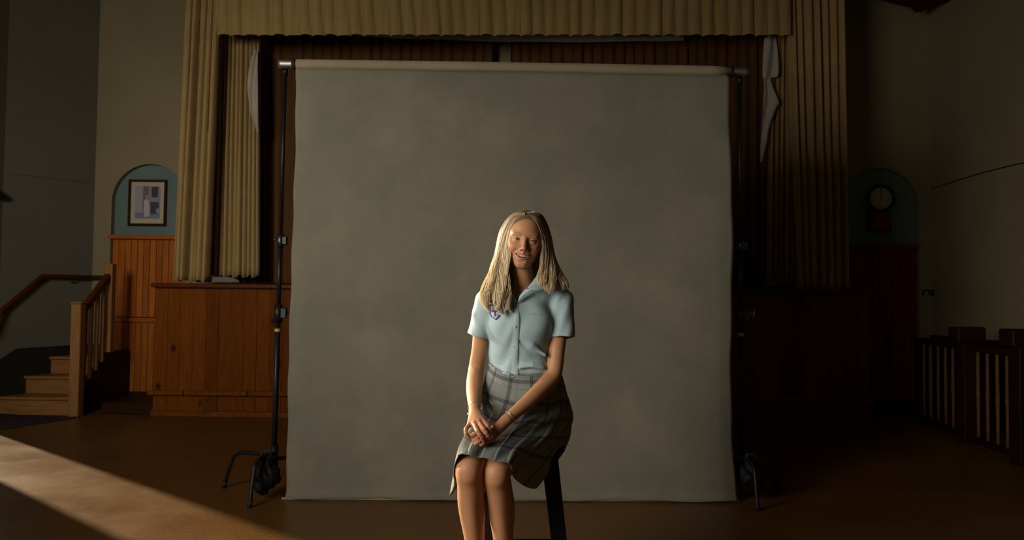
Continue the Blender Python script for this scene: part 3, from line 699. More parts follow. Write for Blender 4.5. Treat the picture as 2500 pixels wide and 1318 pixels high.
# ================================================================== implicit-surface modelling (one continuous mesh per figure part)
class Field:
    def __init__(s): s.pr = []
    def add(s, f, c, rad, k=.01, op='u'): s.pr.append((op, k, f, np.array(c, float), float(rad)))
    def cone(s, a, b, r1, r2, k=.01, op='u', sq=None):
        a = np.array(a, float); b = np.array(b, float); ab = b - a; L = ab.dot(ab) + 1e-12
        def f(p):
            t = np.clip((p - a) @ ab / L, 0, 1)
            return np.linalg.norm(p - a - t[:, None] * ab, axis=1) - (r1 + (r2 - r1) * t)
        s.add(f, (a + b) / 2, math.sqrt(L) / 2 + max(r1, r2), k, op)
    def chain(s, pts, rs, k=.01, op='u'):
        Pn = np.array(pts, float); Rn = np.array(rs, float); c = (Pn.min(0) + Pn.max(0)) / 2
        def f(p):
            d = np.full(len(p), 9.0)
            for a, b, r1, r2 in zip(Pn[:-1], Pn[1:], Rn[:-1], Rn[1:]):
                ab = b - a; t = np.clip((p - a) @ ab / (ab @ ab + 1e-12), 0, 1)
                d = np.minimum(d, np.linalg.norm(p - a - t[:, None] * ab, axis=1) - (r1 + (r2 - r1) * t))
            return d
        s.add(f, c, np.linalg.norm(Pn - c, axis=1).max() + Rn.max(), k, op)
    def flatcone(s, a, b, r1, r2, k=.01, op='u', squash=None):
        a = np.array(a, float); b = np.array(b, float); L = np.linalg.norm(b - a); ax = (b - a) / L
        def f(p):
            q = p - a; h = q @ ax; rad = q - h[:, None] * ax
            if squash is not None: rad = rad * np.array(squash)
            r = np.linalg.norm(rad, axis=1); t = np.clip(h / L, 0, 1)
            return np.maximum(np.maximum(r - (r1 + (r2 - r1) * t), -h), h - L)
        s.add(f, (a + b) / 2, math.hypot(L / 2, max(r1, r2)) * 1.05, k, op)
    def ell(s, c, r, k=.01, op='u', R=None):
        c = np.array(c, float); r = np.array(r, float); Rm = np.eye(3) if R is None else np.array(R)
        def f(p):
            q = (p - c) @ Rm; k0 = np.linalg.norm(q / r, axis=1); k1 = np.linalg.norm(q / (r * r), axis=1) + 1e-9
            return k0 * (k0 - 1) / k1
        s.add(f, c, r.max(), k, op)
    def plane(s, c, nrm, rad, k=.003):
        """cut away what lies on the side of nrm, near c"""
        c = np.array(c, float); nrm = np.array(nrm, float); nrm /= np.linalg.norm(nrm)
        s.add(lambda p: -((p - c) @ nrm), c, rad, k, 's')
    def ev(s, p, act):
        d = np.full(len(p), 1.0)
        for i in act:
            op, k, f, c, r = s.pr[i]; e = f(p)
            if op == 'u':
                h = np.maximum(k - np.abs(d - e), 0) / k; d = np.minimum(d, e) - h * h * k * .25
            elif op == 's':
                e = -e; h = np.maximum(k - np.abs(d - e), 0) / k; d = np.maximum(d, e) + h * h * k * .25
            else: d = d + e
        return d
    def mesh(s, vox, lo, hi, skip=None, BS=14):
        """surface nets over sparse blocks; skip(cellcentres)->bool leaves cells out"""
        lo = np.array(lo, float); hi = np.array(hi, float)
        nb_ = np.ceil((hi - lo) / (vox * BS)).astype(int)
        C = np.array([x[3] for x in s.pr]); RR = np.array([x[4] for x in s.pr]); KK = np.array([x[1] for x in s.pr]); U = np.array([x[0] == 'u' for x in s.pr])
        g = np.arange(BS + 1); G = np.stack(np.meshgrid(g, g, g, indexing='ij'), -1).reshape(-1, 3)
        h = vox * BS * .5 * 1.733
        S = (nb_ * BS + 4).astype(np.int64)
        key = lambda ijk: (ijk[..., 0].astype(np.int64) * S[1] + ijk[..., 1]) * S[2] + ijk[..., 2]
        ks, vs, fa = [], [], []
        offs = np.array([[i, j, k] for i in (0, 1) for j in (0, 1) for k in (0, 1)])
        for bi in range(nb_[0]):
            for bj in range(nb_[1]):
                for bk in range(nb_[2]):
                    o = np.array([bi, bj, bk]) * BS; c = lo + (o + BS / 2) * vox
                    act = np.nonzero(np.linalg.norm(C - c, axis=1) < h + RR + KK + 2 * vox + .006)[0]
                    if not U[act].any(): continue
                    if abs(s.ev(c[None], act)[0]) > h * 2.2: continue
                    p = lo + (o + G) * vox
                    d = s.ev(p, act).reshape(BS + 1, BS + 1, BS + 1)
                    if d.min() > 0 or d.max() < 0: continue
                    ins = d < 0
                    cnt = sum(ins[a:a + BS, b:b + BS, c_:c_ + BS].astype(int) for a, b, c_ in offs)
                    cells = np.argwhere((cnt > 0) & (cnt < 8))
                    if len(cells):
                        acc = np.zeros((len(cells), 3)); n_ = np.zeros(len(cells))
                        for a in range(8):
                            for b in range(a + 1, 8):
                                if np.abs(offs[a] - offs[b]).sum() != 1: continue
                                ia = cells + offs[a]; ib = cells + offs[b]
                                da = d[ia[:, 0], ia[:, 1], ia[:, 2]]; db = d[ib[:, 0], ib[:, 1], ib[:, 2]]
                                cr = (da < 0) != (db < 0)
                                t = np.where(cr, da / np.where(cr, da - db, 1), 0)
                                acc += np.where(cr[:, None], ia + (ib - ia) * t[:, None], 0); n_ += cr
                        vs.append(lo + (o + acc / n_[:, None]) * vox); ks.append(key(cells + o + 1))
                    for ax in range(3):
                        e = np.zeros(3, int); e[ax] = 1
                        a_ = ins[:BS, :BS, :BS]; sl = [slice(e[q], BS + e[q]) for q in range(3)]
                        ed = np.argwhere(a_ != ins[sl[0], sl[1], sl[2]])
                        if not len(ed): continue
                        fl = a_[ed[:, 0], ed[:, 1], ed[:, 2]]
                        u = np.zeros(3, int); u[(ax + 1) % 3] = 1; w_ = np.zeros(3, int); w_[(ax + 2) % 3] = 1
                        base = ed + o + 1
                        q = np.stack([key(base - u - w_), key(base - w_), key(base), key(base - u)], 1)
                        q[~fl] = q[~fl][:, ::-1]; fa.append(q)
        K = np.concatenate(ks); V = np.concatenate(vs); Fq = np.concatenate(fa)
        od = np.argsort(K); K = K[od]; V = V[od]
        ix = np.searchsorted(K, Fq); ix = np.minimum(ix, len(K) - 1)
        ok = (K[ix] == Fq).all(1); Q = ix[ok]
        if skip is not None:
            cc = V[Q].mean(1); Q = Q[~skip(cc)]
        used = np.unique(Q); re = np.full(len(V), -1); re[used] = np.arange(len(used))
        return V[used], re[Q]

def mesh_from(name, parts_, mats, parent=None, colf=None, label=None):
    V = []; Q = []; n0 = 0
    for v, q in parts_: V.append(v); Q.append(q + n0); n0 += len(v)
    V = np.concatenate(V); Q = np.concatenate(Q)
    me = bpy.data.meshes.new(name)
    me.vertices.add(len(V)); me.vertices.foreach_set('co', V.astype(np.float32).ravel())
    me.loops.add(Q.size); me.loops.foreach_set('vertex_index', Q.astype(np.int32).ravel())
    me.polygons.add(len(Q)); me.polygons.foreach_set('loop_start', np.arange(0, Q.size, 4, dtype=np.int32))
    me.update(calc_edges=True)
    me.polygons.foreach_set('use_smooth', np.ones(len(Q), bool))
    if colf is not None:
        a = me.color_attributes.new('tint', 'FLOAT_COLOR', 'POINT')
        c = np.ones((len(V), 4), np.float32); c[:, :3] = colf(V); a.data.foreach_set('color', c.ravel())
    return link(name, me, mats, parent)

def PV(x, y, D): return np.array(P(x, y, D))

# ------------------------------------------------------------------ the head frame
HC = P(1281.3, 585, 2.915) + Vector((0, .0, 0))
def rotm(roll, pitch, yaw):
    # roll > 0 tips the crown towards +x, pitch > 0 lowers the chin, yaw > 0 turns the face towards +x
    return np.array(Matrix.Rotation(roll, 3, 'Y') @ Matrix.Rotation(pitch, 3, 'X') @ Matrix.Rotation(yaw, 3, 'Z'))
HR = rotm(math.radians(7.3), math.radians(-1), math.radians(3.0))
HS = 1.0
def H(x, y, z):
    """head local (x right in picture, y towards camera, z up) -> world"""
    return np.array(HC) + HR @ (np.array([x, -(y - .078), z]) * HS)
def Hinv(p):
    q = (p - np.array(HC)) @ HR / HS
    return np.stack([q[:, 0], .078 - q[:, 1], q[:, 2]], 1)
HRl = HR

body = Field()
def hell(c, r, k=.01, op='u', rz=0, rx=0, ry=0):
    Rl = np.array(Matrix.Rotation(ry, 3, 'Y') @ Matrix.Rotation(rx, 3, 'X') @ Matrix.Rotation(rz, 3, 'Z'))
    body.ell(H(*c), r, k, op, R=HR @ Rl)
def hcone(a, b, r1, r2, k=.01, op='u'): body.cone(H(*a), H(*b), r1, r2, k, op)
# neck and torso first so that the face blends on top
SHR = PV(1194, 733, 2.99); SHL = PV(1368, 733, 3.01); NB = PV(1279, 716, 3.03)
body.ell(PV(1272, 790, 3.0), (.118, .080, .16), .03)
body.ell(PV(1276, 890, 3.01), (.105, .075, .10), .04)
body.ell(PV(1283, 985, 3.05), (.135, .095, .10), .04)
body.cone(SHR, NB, .034, .036, .02); body.cone(SHL, NB, .034, .036, .02)
body.cone(NB + np.array([0, 0, -.02]), H(0, -.010, -.070), .048, .043, .025)
body.cone(NB + np.array([.0, -.02, 0]), H(0, .012, -.085), .030, .030, .02)
# collar bones and throat hollow
body.cone(PV(1262, 722, 2.955), PV(1240, 712, 2.965), .008, .007, .016)
body.cone(PV(1284, 722, 2.955), PV(1296, 714, 2.965), .008, .007, .016)
body.ell(PV(1271, 722, 2.935), (.010, .012, .012), .014, 's')
# skull
hell((0, -.018, .038), (.071, .092, .078), .02)
hell((0, .012, .030), (.064, .066, .066), .02)
hell((0, .014, -.030), (.057, .062, .062), .02)
hcone((-.048, .0, -.045), (-.010, .052, -.092), .014, .012, .020); hcone((.048, .0, -.045), (.010, .052, -.092), .014, .012, .020)
hcone((-.006, .060, -.0925), (.006, .060, -.0925), .0150, .0150, .018)
hell((0, .040, -.065), (.029, .038, .034), .015)
for s in (-1, 1):
    hell((s * .0400, .026, .010), (.023, .032, .034), .02)
    hell((s * .0370, .046, -.031), (.0230, .026, .022), .016)      # smiling cheek
    hell((s * .0475, .030, -.010), (.016, .026, .018), .018)        # cheek bone
    hell((s * .028, .0635, .019), (.018, .010, .0065), .014)        # brow ridge
    hell((s * .0305, .0900, -.001), (.0165, .0135, .0110), .012, 's')   # eye socket
    hell((s * .0305, .0620, -.0005), (.0142, .0136, .0128), .005)       # lids over the eyeball
    # ear
    hell((s * .071, -.010, -.012), (.007, .016, .028), .006)
# nose
hcone((0, .0755, .004), (0, .0925, -.030), .0068, .0086, .012)
hell((0, .0955, -.0355), (.0098, .0095, .0085), .007)
for s in (-1, 1):
    hell((s * .0118, .0855, -.0385), (.0072, .0088, .0066), .005)
    hell((s * .0062, .0955, -.0440), (.0034, .0042, .0030), .0022, 's')
# muzzle, smile
hell((0, .050, -.064), (.034, .030, .022), .016)
hcone((0, .0790, -.046), (0, .0800, -.055), .0035, .0040, .008)
headset = np.arange(len(body.pr))
def surfy(x, z):
    """front surface (local y) of the head built so far"""
    ys = np.linspace(.115, .0, 231); pts_ = np.array([H(x, y, z) for y in ys]); d = body.ev(pts_, headset)
    i = np.argmax(d < 0)
    if i == 0: return .03
    return ys[i - 1] + (ys[i] - ys[i - 1]) * d[i - 1] / (d[i - 1] - d[i])
MW = .0300
def m_up(x): return -.0605 + .0045 * (np.abs(x) / MW) ** 1.7
def m_low(x): return -.0708 + .0148 * (np.abs(x) / MW) ** 2.1
def lipchain(fz, xs_, rs_, off, k=.003):
    body.chain([H(x, surfy(x, fz(x)) - off, fz(x)) for x in xs_], rs_, k)
ML = np.array([-.031, -.024, -.016, -.008, 0, .008, .016, .024, .031])
mouth_y = {x: surfy(x, -.066) for x in np.round(np.arange(-.03, .0301, .0025), 4)}
lip_u = ([.0010, .0020, .0027, .0031, .0029, .0031, .0027, .0020, .0010]); lip_l = ([.0010, .0024, .0036, .0042, .0044, .0042, .0036, .0024, .0010])
lipchain(lambda x: m_up(x) + .0018, ML, lip_u, .0012)
lipchain(lambda x: m_low(x) - .0022, ML, lip_l, .0014)
def mouth_cut(p):
    q = Hinv(p); x = q[:, 0]
    return np.maximum(np.maximum(np.maximum(q[:, 2] - m_up(x), m_low(x) - q[:, 2]), np.abs(x) - MW), .058 - q[:, 1])
body.add(mouth_cut, H(0, .075, -.066), .038, .0012, 's')
for s in (-1, 1):   # smile folds
    pz = [(s * .0180, -.0385), (s * .0275, -.0435), (s * .0365, -.0520), (s * .0400, -.0620)]
    body.chain([H(x, surfy(x, z) + .0008, z) for x, z in pz], [.0006, .0016, .0018, .0006], .008, 's')
    x, z = s * .0345, -.0575; body.ell(H(x, surfy(x, z) + .001, z), (.0028,) * 3, .006, 's')
    # lid crease and the pad below the eye
    pz = [(s * .0190, .0050), (s * .0300, .0088), (s * .0420, .0060)]
    body.chain([H(x, surfy(x, z) + .0006, z) for x, z in pz], [.0004, .0009, .0005], .003, 's')
    pz = [(s * .0200, -.0085), (s * .0310, -.0105), (s * .0410, -.0080)]
    body.chain([H(x, surfy(x, z) - .0018, z) for x, z in pz], [.0012, .0022, .0012], .006)
    def eye_cut(p, s=s):
        q = Hinv(p); x = (q[:, 0] - s * .0306) / .0122; z = q[:, 2] - s * .03 * (q[:, 0] - s * .0306) + .0006
        w_ = np.clip(1 - x * x, 0, 1)
        return np.maximum(np.maximum(np.maximum(z - .0024 * w_, -.0019 * w_ - z), (np.abs(x) - 1) * .0122), .062 - q[:, 1])
    body.add(eye_cut, H(s * .0306, .074, -.0006), .022, .0006, 's')
x, z = 0, -.0865; body.ell(H(0, surfy(0, -.0865) + .002, -.0865), (.014, .004, .0028), .008, 's')

# arms
def limb(pts, rs, k=.02, n=9):
    Q = catmull(np.array([np.append(p, r_) for p, r_ in zip(pts, rs)]), n)
    Q = np.array(Q); body.chain(Q[:, :3], Q[:, 3], k)
ELR = PV(1162, 902, 3.02); WRR = PV(1159, 1000, 2.775)
ELL = PV(1351, 912, 2.95); WRL = PV(1240, 1022, 2.755)
limb([SHR, PV(1178, 790, 3.0), PV(1171, 850, 3.01), ELR, PV(1159, 932, 2.955), PV(1158, 962, 2.885), WRR], [.036, .034, .031, .0305, .0325, .0300, .0205], .012, 22)
limb([SHL, PV(1365, 790, 2.995), PV(1359, 850, 2.97), ELL, PV(1330, 941, 2.91), PV(1295, 975, 2.84), WRL], [.036, .0345, .033, .0325, .0330, .0285, .0205], .012, 22)
# legs
HPR = PV(1243, 1010, 3.06); HPL = PV(1325, 1012, 3.06); KR = PV(1146, 1142, 2.665); KL = PV(1214, 1150, 2.68)
AR = np.array([-.118, 2.80, .245]); AL = np.array([-.012, 2.82, .245])
for hp, kn, an, s in ((HPR, KR, AR, -1), (HPL, KL, AL, 1)):
    d = an - kn; mid = kn * .45 + hp * .55
    body.cone(hp, mid, .088, .068, .03)
    limb([mid, kn * .8 + hp * .2 + np.array([0, 0, .002]), kn, kn + d * .16 + np.array([0, .002, 0]), kn + d * .38 + np.array([s * .003, .018, 0]), kn + d * .7 + np.array([0, .008, 0]), an], [.068, .055, .0485, .0470, .0480, .036, .029], .006, 24)
    body.ell(kn + np.array([0, -.030, -.008]), (.022, .016, .028), .03)
    body.cone(kn + d * .12 + np.array([0, -.022, 0]), an + np.array([0, -.006, 0]), .022, .018, .015)
    # foot
    heel = an + np.array([0, .03, -.045]); toe = an + np.array([s * .012, -.165, -.062])
    body.chain([an, heel], [.030, .028], .02); body.chain([an + np.array([0, -.02, -.02]), an + np.array([s * .006, -.10, -.048]), toe], [.032, .034, .022], .02)
    for q in range(5):
        b0 = toe + np.array([(q - 2) * .0135, .010, 0]); body.cone(b0, b0 + np.array([(q - 2) * .001, -.030 + abs(q - (1 if s > 0 else 3)) * .004, -.004]), .0085, .0075, .004)

# hands
def hand(wr, knk, thumb_base, fingers, thumb, tw=.012):
    wr = np.array(wr)
    n_ = len(knk)
    for i, kp in enumerate(knk):
        body.cone(wr + (kp - wr) * .12, kp, .0165, .0108, .010)
    for fpts, r0 in fingers:
        fpts = [np.array(q) for q in catmull(np.array([np.array(x_) for x_ in fpts]), 7)]; k_ = len(fpts); rs = [r0 * 1.08 * (1.0 - .048 * i) for i in range(k_)]
        body.chain(fpts, rs, .0032)
        for j in (2, 4): body.ell(fpts[j], (rs[j] * 1.05,) * 3, .002)
    body.chain([wr + (thumb_base - wr) * .35] + thumb, [.0150, .0130, .0098, .0085][:len(thumb) + 1], .006)
# right hand (left in the picture), lying on top, fingers wrapped to the lower right
ri = PV(1178, 1026, 2.690); rm = PV(1169, 1031, 2.676); rr = PV(1158, 1034, 2.674); rp_ = PV(1147, 1036, 2.682)
hand(WRR, [ri, rm, rr, rp_], PV(1183, 1016, 2.715),
     [([ri, PV(1190, 1041, 2.655), PV(1199, 1052, 2.662), PV(1203, 1060, 2.680)], .0094),
      ([rm, PV(1181, 1049, 2.636), PV(1191, 1061, 2.640), PV(1196, 1070, 2.660)], .0095),
      ([rr, PV(1166, 1053, 2.632), PV(1176, 1066, 2.633), PV(1182, 1075, 2.650)], .0090),
      ([rp_, PV(1138, 1047, 2.654), PV(1138, 1058, 2.642), PV(1145, 1068, 2.648)], .0080)],
     PV(1183, 1016, 2.715), [PV(1183, 1014, 2.725), PV(1196, 1026, 2.715), PV(1206, 1038, 2.712)])
# left hand underneath, fingertips peeping out
li = PV(1201, 1050, 2.715); lm = PV(1196, 1058, 2.700); lr_ = PV(1196, 1066, 2.690); lp = PV(1199, 1074, 2.685)
hand(WRL, [li, lm, lr_, lp], PV(1205, 1040, 2.73),
     [([li, PV(1176, 1054, 2.680), PV(1158, 1060, 2.655), PV(1149, 1066, 2.652)], .0090),
      ([lm, PV(1176, 1066, 2.665), PV(1164, 1072, 2.645), PV(1156, 1075, 2.642)], .0090),
      ([lr_, PV(1180, 1074, 2.660), PV(1169, 1079, 2.640), PV(1162, 1082, 2.636)], .0086),
      ([lp, PV(1187, 1080, 2.665), PV(1179, 1084, 2.645), PV(1174, 1086, 2.640)], .0078)],
     PV(1205, 1040, 2.73), [PV(1208, 1036, 2.745), PV(1190, 1034, 2.735), PV(1178, 1038, 2.72)])

def seg_d(p, pts, w=1.0):
    d = np.full(len(p), 9.0)
    for a, b in zip(pts[:-1], pts[1:]):
        a = np.array(a); b = np.array(b); ab = b - a; t = np.clip((p - a) @ ab / (ab @ ab + 1e-12), 0, 1)
        d = np.minimum(d, np.linalg.norm(p - a - t[:, None] * ab, axis=1))
    return d
def sm(x, a, b): t = np.clip((x - a) / (b - a), 0, 1); return t * t * (3 - 2 * t)
SKIN = np.array([.43, .215, .105])
def skin_col(V):
    c = np.tile(SKIN, (len(V), 1))
    h = Hinv(V)
    face = (np.abs(h[:, 0]) < .08) & (h[:, 1] > .02) & (h[:, 2] > -.12) & (h[:, 2] < .1)
    def blend(m_, col):
        m_ = (m_ * face)[:, None]; c[:] = c * (1 - m_) + np.array(col) * m_
    for s in (-1, 1):
        d = np.linalg.norm((h - np.array([s * .041, .062, -.030])) / np.array([1, 1.2, .8]), axis=1)
        blend(.45 * (1 - sm(d, .005, .028)), (.52, .20, .13))
        blend(.35 * (1 - sm(np.linalg.norm(h - np.array([0, .1, -.037]), axis=1), .004, .013)), (.52, .2, .13))
        # brows
        br = [(s * .0150, .078, .0175), (s * .0260, .078, .0225), (s * .0370, .070, .0215), (s * .0470, .058, .0150)]
        hb = h.copy(); hb[:, 1] = 0; d = seg_d(hb, [(a, 0, b) for a, _, b in br]); blend(.70 * (1 - sm(d, .0004, .0032)), (.17, .085, .04))
        xr = (h[:, 0] - s * .0306) / .0125; w_ = np.clip(1 - xr * xr, 0, 1); zr = h[:, 2] + .0006 - s * .03 * (h[:, 0] - s * .0306)
        ok_ = (np.abs(xr) < 1.08)
        blend(ok_ * .8 * (1 - sm(np.abs(zr - .0028 * w_), .0004, .0014)), (.05, .025, .018))
        blend(ok_ * .35 * (1 - sm(np.abs(zr + .0023 * w_), .0003, .0012)), (.14, .05, .035))
        d = np.linalg.norm(h - np.array([s * .0062, .094, -.0440]), axis=1); blend(.8 * (1 - sm(d, .0015, .0042)), (.10, .03, .02))
    # lips and the hollow between them
    ax_ = np.abs(h[:, 0]); up_ = m_up(ax_); lo_ = m_low(ax_); t_ = np.clip(1 - (ax_ / .033) ** 2, 0, 1)
    zz = h[:, 2]; okx = (ax_ < .033)
    blend(okx * .8 * sm(zz, up_ - .001, up_) * (1 - sm(zz, up_ + .0050 * t_, up_ + .0050 * t_ + .0012)), (.40, .125, .095))
    blend(okx * .8 * sm(-zz, -lo_ - .001, -lo_) * (1 - sm(-zz, -lo_ + .0062 * t_, -lo_ + .0062 * t_ + .0012)), (.43, .125, .10))
    inm = (ax_ < .0295) & (zz < up_ - .0002) & (zz > lo_ + .0002) & (h[:, 1] < .0745 - 8 * ax_ ** 2)
    blend(inm * .95, (.09, .018, .012))
    # knuckles and fingertips a little redder
    for q in (ri, rm, rr, rp_): c[:] = c * (1 - .0) 
    d = np.linalg.norm(V - PV(1172, 1052, 2.67), axis=1); m_ = (.5 * (1 - sm(d, .04, .085)))[:, None]; c[:] = c * (1 - m_) + np.array([.46, .18, .11]) * m_
    for kn in (KR, KL):
        d = np.linalg.norm(V - kn, axis=1); m_ = (.4 * (1 - sm(d, .03, .08)))[:, None]; c[:] = c * (1 - m_) + np.array([.40, .165, .085]) * m_
    return c
M_SKIN = mat('skin', (.5, .27, .16), .52, spec=.35); n = N(M_SKIN)
at_ = n.new('ShaderNodeAttribute'); at_.attribute_name = 'tint'; v = coords(n, False)
g = n.noise(v, 35, 4); n.l(n.mix(n.ramp(g, [(.35, (0, 0, 0)), (.75, (.10,) * 3)]), at_.outputs['Color'], (.42, .19, .11)), n.b.inputs['Base Color'])
n.b.inputs['Subsurface Weight'].default_value = .18; n.b.inputs['Subsurface Radius'].default_value = (.010, .004, .002); n.b.inputs['Subsurface Scale'].default_value = 1.0
n.bump(n.noise(v, 420, 3), .06, .0006)

hb0 = np.array(HC) + np.array([-.13, -.12, -.135]); hb1 = np.array(HC) + np.array([.13, .17, .16])
FB = [(hb0, hb1), (PV(1110, 1100, 2.68) + np.array([-.01, -.1, -.01]), PV(1222, 1003, 2.68) + np.array([.01, .12, .02]))]
def inside(cc, b_, pad=0): return ((cc > b_[0] - pad) & (cc < b_[1] + pad)).all(1)
parts_ = [body.mesh(.0042, (-.32, 2.45, .10), (.36, 3.32, 1.52), skip=lambda c: inside(c, FB[0], -.004) | inside(c, FB[1], -.004))]
parts_.append(body.mesh(.0013, FB[0][0], FB[0][1])); parts_.append(body.mesh(.0017, FB[1][0], FB[1][1]))
girl = thing('person', 'smiling long-haired blonde girl in pale blue school shirt and plaid skirt, seated on black stool', 'person')
mesh_from('body', parts_, M_SKIN, girl, skin_col)

# eyes, teeth
M_EYE = mat('eye_white', (.30, .25, .21), .25); M_IRIS = mat('iris', (.016, .013, .010), .45, spec=.2); M_PUP = mat('pupil', (.004, .004, .004), .15)
def hball(name, c, r, mt, parent, seg=20, sc=(1, 1, 1)):
    bm = bmesh.new(); bmesh.ops.create_uvsphere(bm, u_segments=seg, v_segments=seg // 2, radius=1)
    for v_ in bm.verts: v_.co = Vector(H(c[0] + v_.co.x * r * sc[0], c[1] - v_.co.y * r * sc[1], c[2] + v_.co.z * r * sc[2]))
    return obj(name, bm, mt, parent, True)
for s in (-1, 1):
    e = hball('eye', (s * .0305, .0622, -.0008), .0122, M_EYE, girl)
    hball('iris', (s * .0303, .0702, -.0006), .0064, M_IRIS, e, 16, (1, .85, 1)); hball('pupil', (s * .0303, .0735, -.0006), .0026, M_PUP, e, 12, (1, .6, 1))
M_TOOTH = mat('tooth', (.50, .44, .36), .3)
tb = bmesh.new()
for i in range(8):
    a_ = (i - 3.5); x_ = a_ * .0051; wd = .0026 if abs(a_) > 1 else .0031
    y_ = float(np.interp(x_, list(mouth_y.keys()), list(mouth_y.values()))) - .0055; hgt = (.0052, .0050, .0047, .0040)[int(abs(a_))]; zc = float(m_up(abs(x_))) + .0012 - hgt * .62
    vv = bmesh.ops.create_uvsphere(tb, u_segments=12, v_segments=10, radius=1)['verts']
    for v_ in vv:
        f3 = lambda q: math.copysign(abs(q) ** .6, q)
        v_.co = Vector(H(x_ + f3(v_.co.x) * wd, y_ - f3(v_.co.y) * .0022, zc + f3(v_.co.z) * hgt))
obj('teeth', tb, M_TOOTH, girl, True)

# ------------------------------------------------------------------ shirt
sh = Field()
NBs = PV(1281, 712, 3.04)
sh.ell(PV(1268, 785, 2.995), (.128, .094, .135), .03)
sh.ell(PV(1240, 800, 2.957), (.062, .050, .066), .07); sh.ell(PV(1299, 802, 2.962), (.062, .050, .066), .07)
sh.cone(PV(1228, 722, 2.985), PV(1322, 722, 2.99), .040, .040, .03)
sh.ell(PV(1266, 860, 3.0), (.118, .088, .10), .04)
sh.ell(PV(1278, 900, 3.01), (.134, .096, .042), .035)
sh.cone(SHR + np.array([.004, 0, -.002]), NBs, .048, .049, .03); sh.cone(SHL + np.array([-.004, 0, -.002]), NBs, .048, .049, .03)
# sleeves
def sleeve(a, b, r1, r2, arm):
    d = (b - a) / np.linalg.norm(b - a)
    sh.cone(a, a + (b - a) * .3, r1, r1 * 1.0, .025)
    sh.flatcone(a + (b - a) * .12, b, r1 * .98, r2, .012)
    return a, b, d, r2
s1 = sleeve(SHR, PV(1167, 822, 2.985), .048, .0475, 0); s2 = sleeve(SHL, PV(1371, 824, 2.985), .0485, .055, 1)
# wrinkles : ridges and valleys
def ridge(pts, r, k=.02): sh.chain([PV(*q) for q in pts], [r * .5] + [r] * (len(pts) - 2) + [r * .4], k)
def valley(pts, r, k=.018): sh.chain([PV(*q) for q in pts], [r * .4] + [r] * (len(pts) - 2) + [r * .4], k, 's')
valley([(1270, 834, 2.897), (1293, 856, 2.899), (1316, 877, 2.912), (1335, 888, 2.935)], .009, .010)
ridge([(1274, 824, 2.908), (1298, 843, 2.908), (1330, 866, 2.925)], .0095, .014)
valley([(1347, 745, 2.945), (1344, 765, 2.945), (1343, 785, 2.945)], .006)
valley([(1372, 728, 2.952), (1360, 745, 2.943), (1350, 768, 2.943)], .006, .012)
valley([(1268, 905, 2.905), (1300, 900, 2.91), (1330, 905, 2.93)], .006); ridge([(1270, 897, 2.912), (1300, 893, 2.912), (1325, 898, 2.925)], .006)
valley([(1200, 893, 2.95), (1225, 905, 2.92), (1255, 912, 2.905)], .005); ridge([(1205, 898, 2.95), (1228, 912, 2.925), (1255, 918, 2.915)], .006)
ridge([(1160, 770, 2.96), (1168, 800, 2.95)], .006)
def wr(p):
    x, y, z = p[:, 0], p[:, 1], p[:, 2]
    return .0026 * np.sin(34 * x + 26 * z + 3 * np.sin(15 * z)) * np.sin(31 * z - 19 * x + 1) + .0014 * np.sin(70 * x - 52 * z + 2 * np.sin(33 * x)) + .0025 * np.sin(60 * z + 20 * x) * np.exp(-((z - .955) / .035) ** 2)
sh.add(wr, (0, 3, 1.1), 3, .001, 'add')
# cut: hem, sleeve ends hollow, neck opening
for a, b, d, r2 in (s1, s2):
    sh.flatcone(b - d * .050, b + d * .05, r2 - .0160, r2 - .0048, .001, 's')
sh.add(lambda p: p[:, 2] - (PV(1268, 927, 2.9)[2] + np.where(p[:, 0] < .03, .34, .11) * np.abs(p[:, 0] - .03)), PV(1278, 960, 3.0), .20, .006, 's')
def vneck(p):     # wedge opening down to the top button
    v0 = PV(1263, 737, 2.9); q = p - v0
    up = q[:, 2]; wdt = .0015 + up * .74
    return np.maximum(np.maximum(np.abs(q[:, 0] - up * .16) - wdt, -up), p[:, 1] - 3.02)
sh.add(vneck, PV(1275, 700, 2.95), .14, .004, 's')
sh.cone(PV(1281, 735, 3.03), H(0, -.01, -.06), .046, .056, .006, 's')
M_SHIRT = mat('blue_shirt_cotton', (.36, .48, .53), .85, spec=.2); n = N(M_SHIRT); v = coords(n, False)
g = n.noise(v, 6, 4); n.l(n.ramp(g, [(.3, (.305, .405, .435)), (.7, (.34, .445, .47))]), n.b.inputs['Base Color']); n.bump(n.noise(v, 700, 2), .2, .0006); n.b.inputs['Sheen Weight'].default_value = .15
shirt = mesh_from('shirt', [sh.mesh(.0026, (-.24, 2.82, .88), (.30, 3.2, 1.32))], M_SHIRT, girl)
bvS = BVHTree.FromPolygons([v_.co[:] for v_ in shirt.data.vertices], [tuple(p.vertices) for p in shirt.data.polygons])
def onshirt(x, y, off=.0015):
    q = P(x, y, 2.0); d = (q - EYE).normalized(); hit = bvS.ray_cast(EYE, d)
    pt = hit[0] if hit[0] is not None else P(x, y, 2.9)
    return Vector(pt) - d * off
def patch(name, polys, mt, parent, off=.002, thick=.0015):
    """polys: (x,y) outlines, laid on the shirt front"""
    bm = bmesh.new()
    for pl in polys:
        bm.faces.new([bm.verts.new(onshirt(x, y, off)) for x, y in pl])
    o = obj(name, bm, mt, parent); o.modifiers.new('s', 'SOLIDIFY').thickness = thick; return o
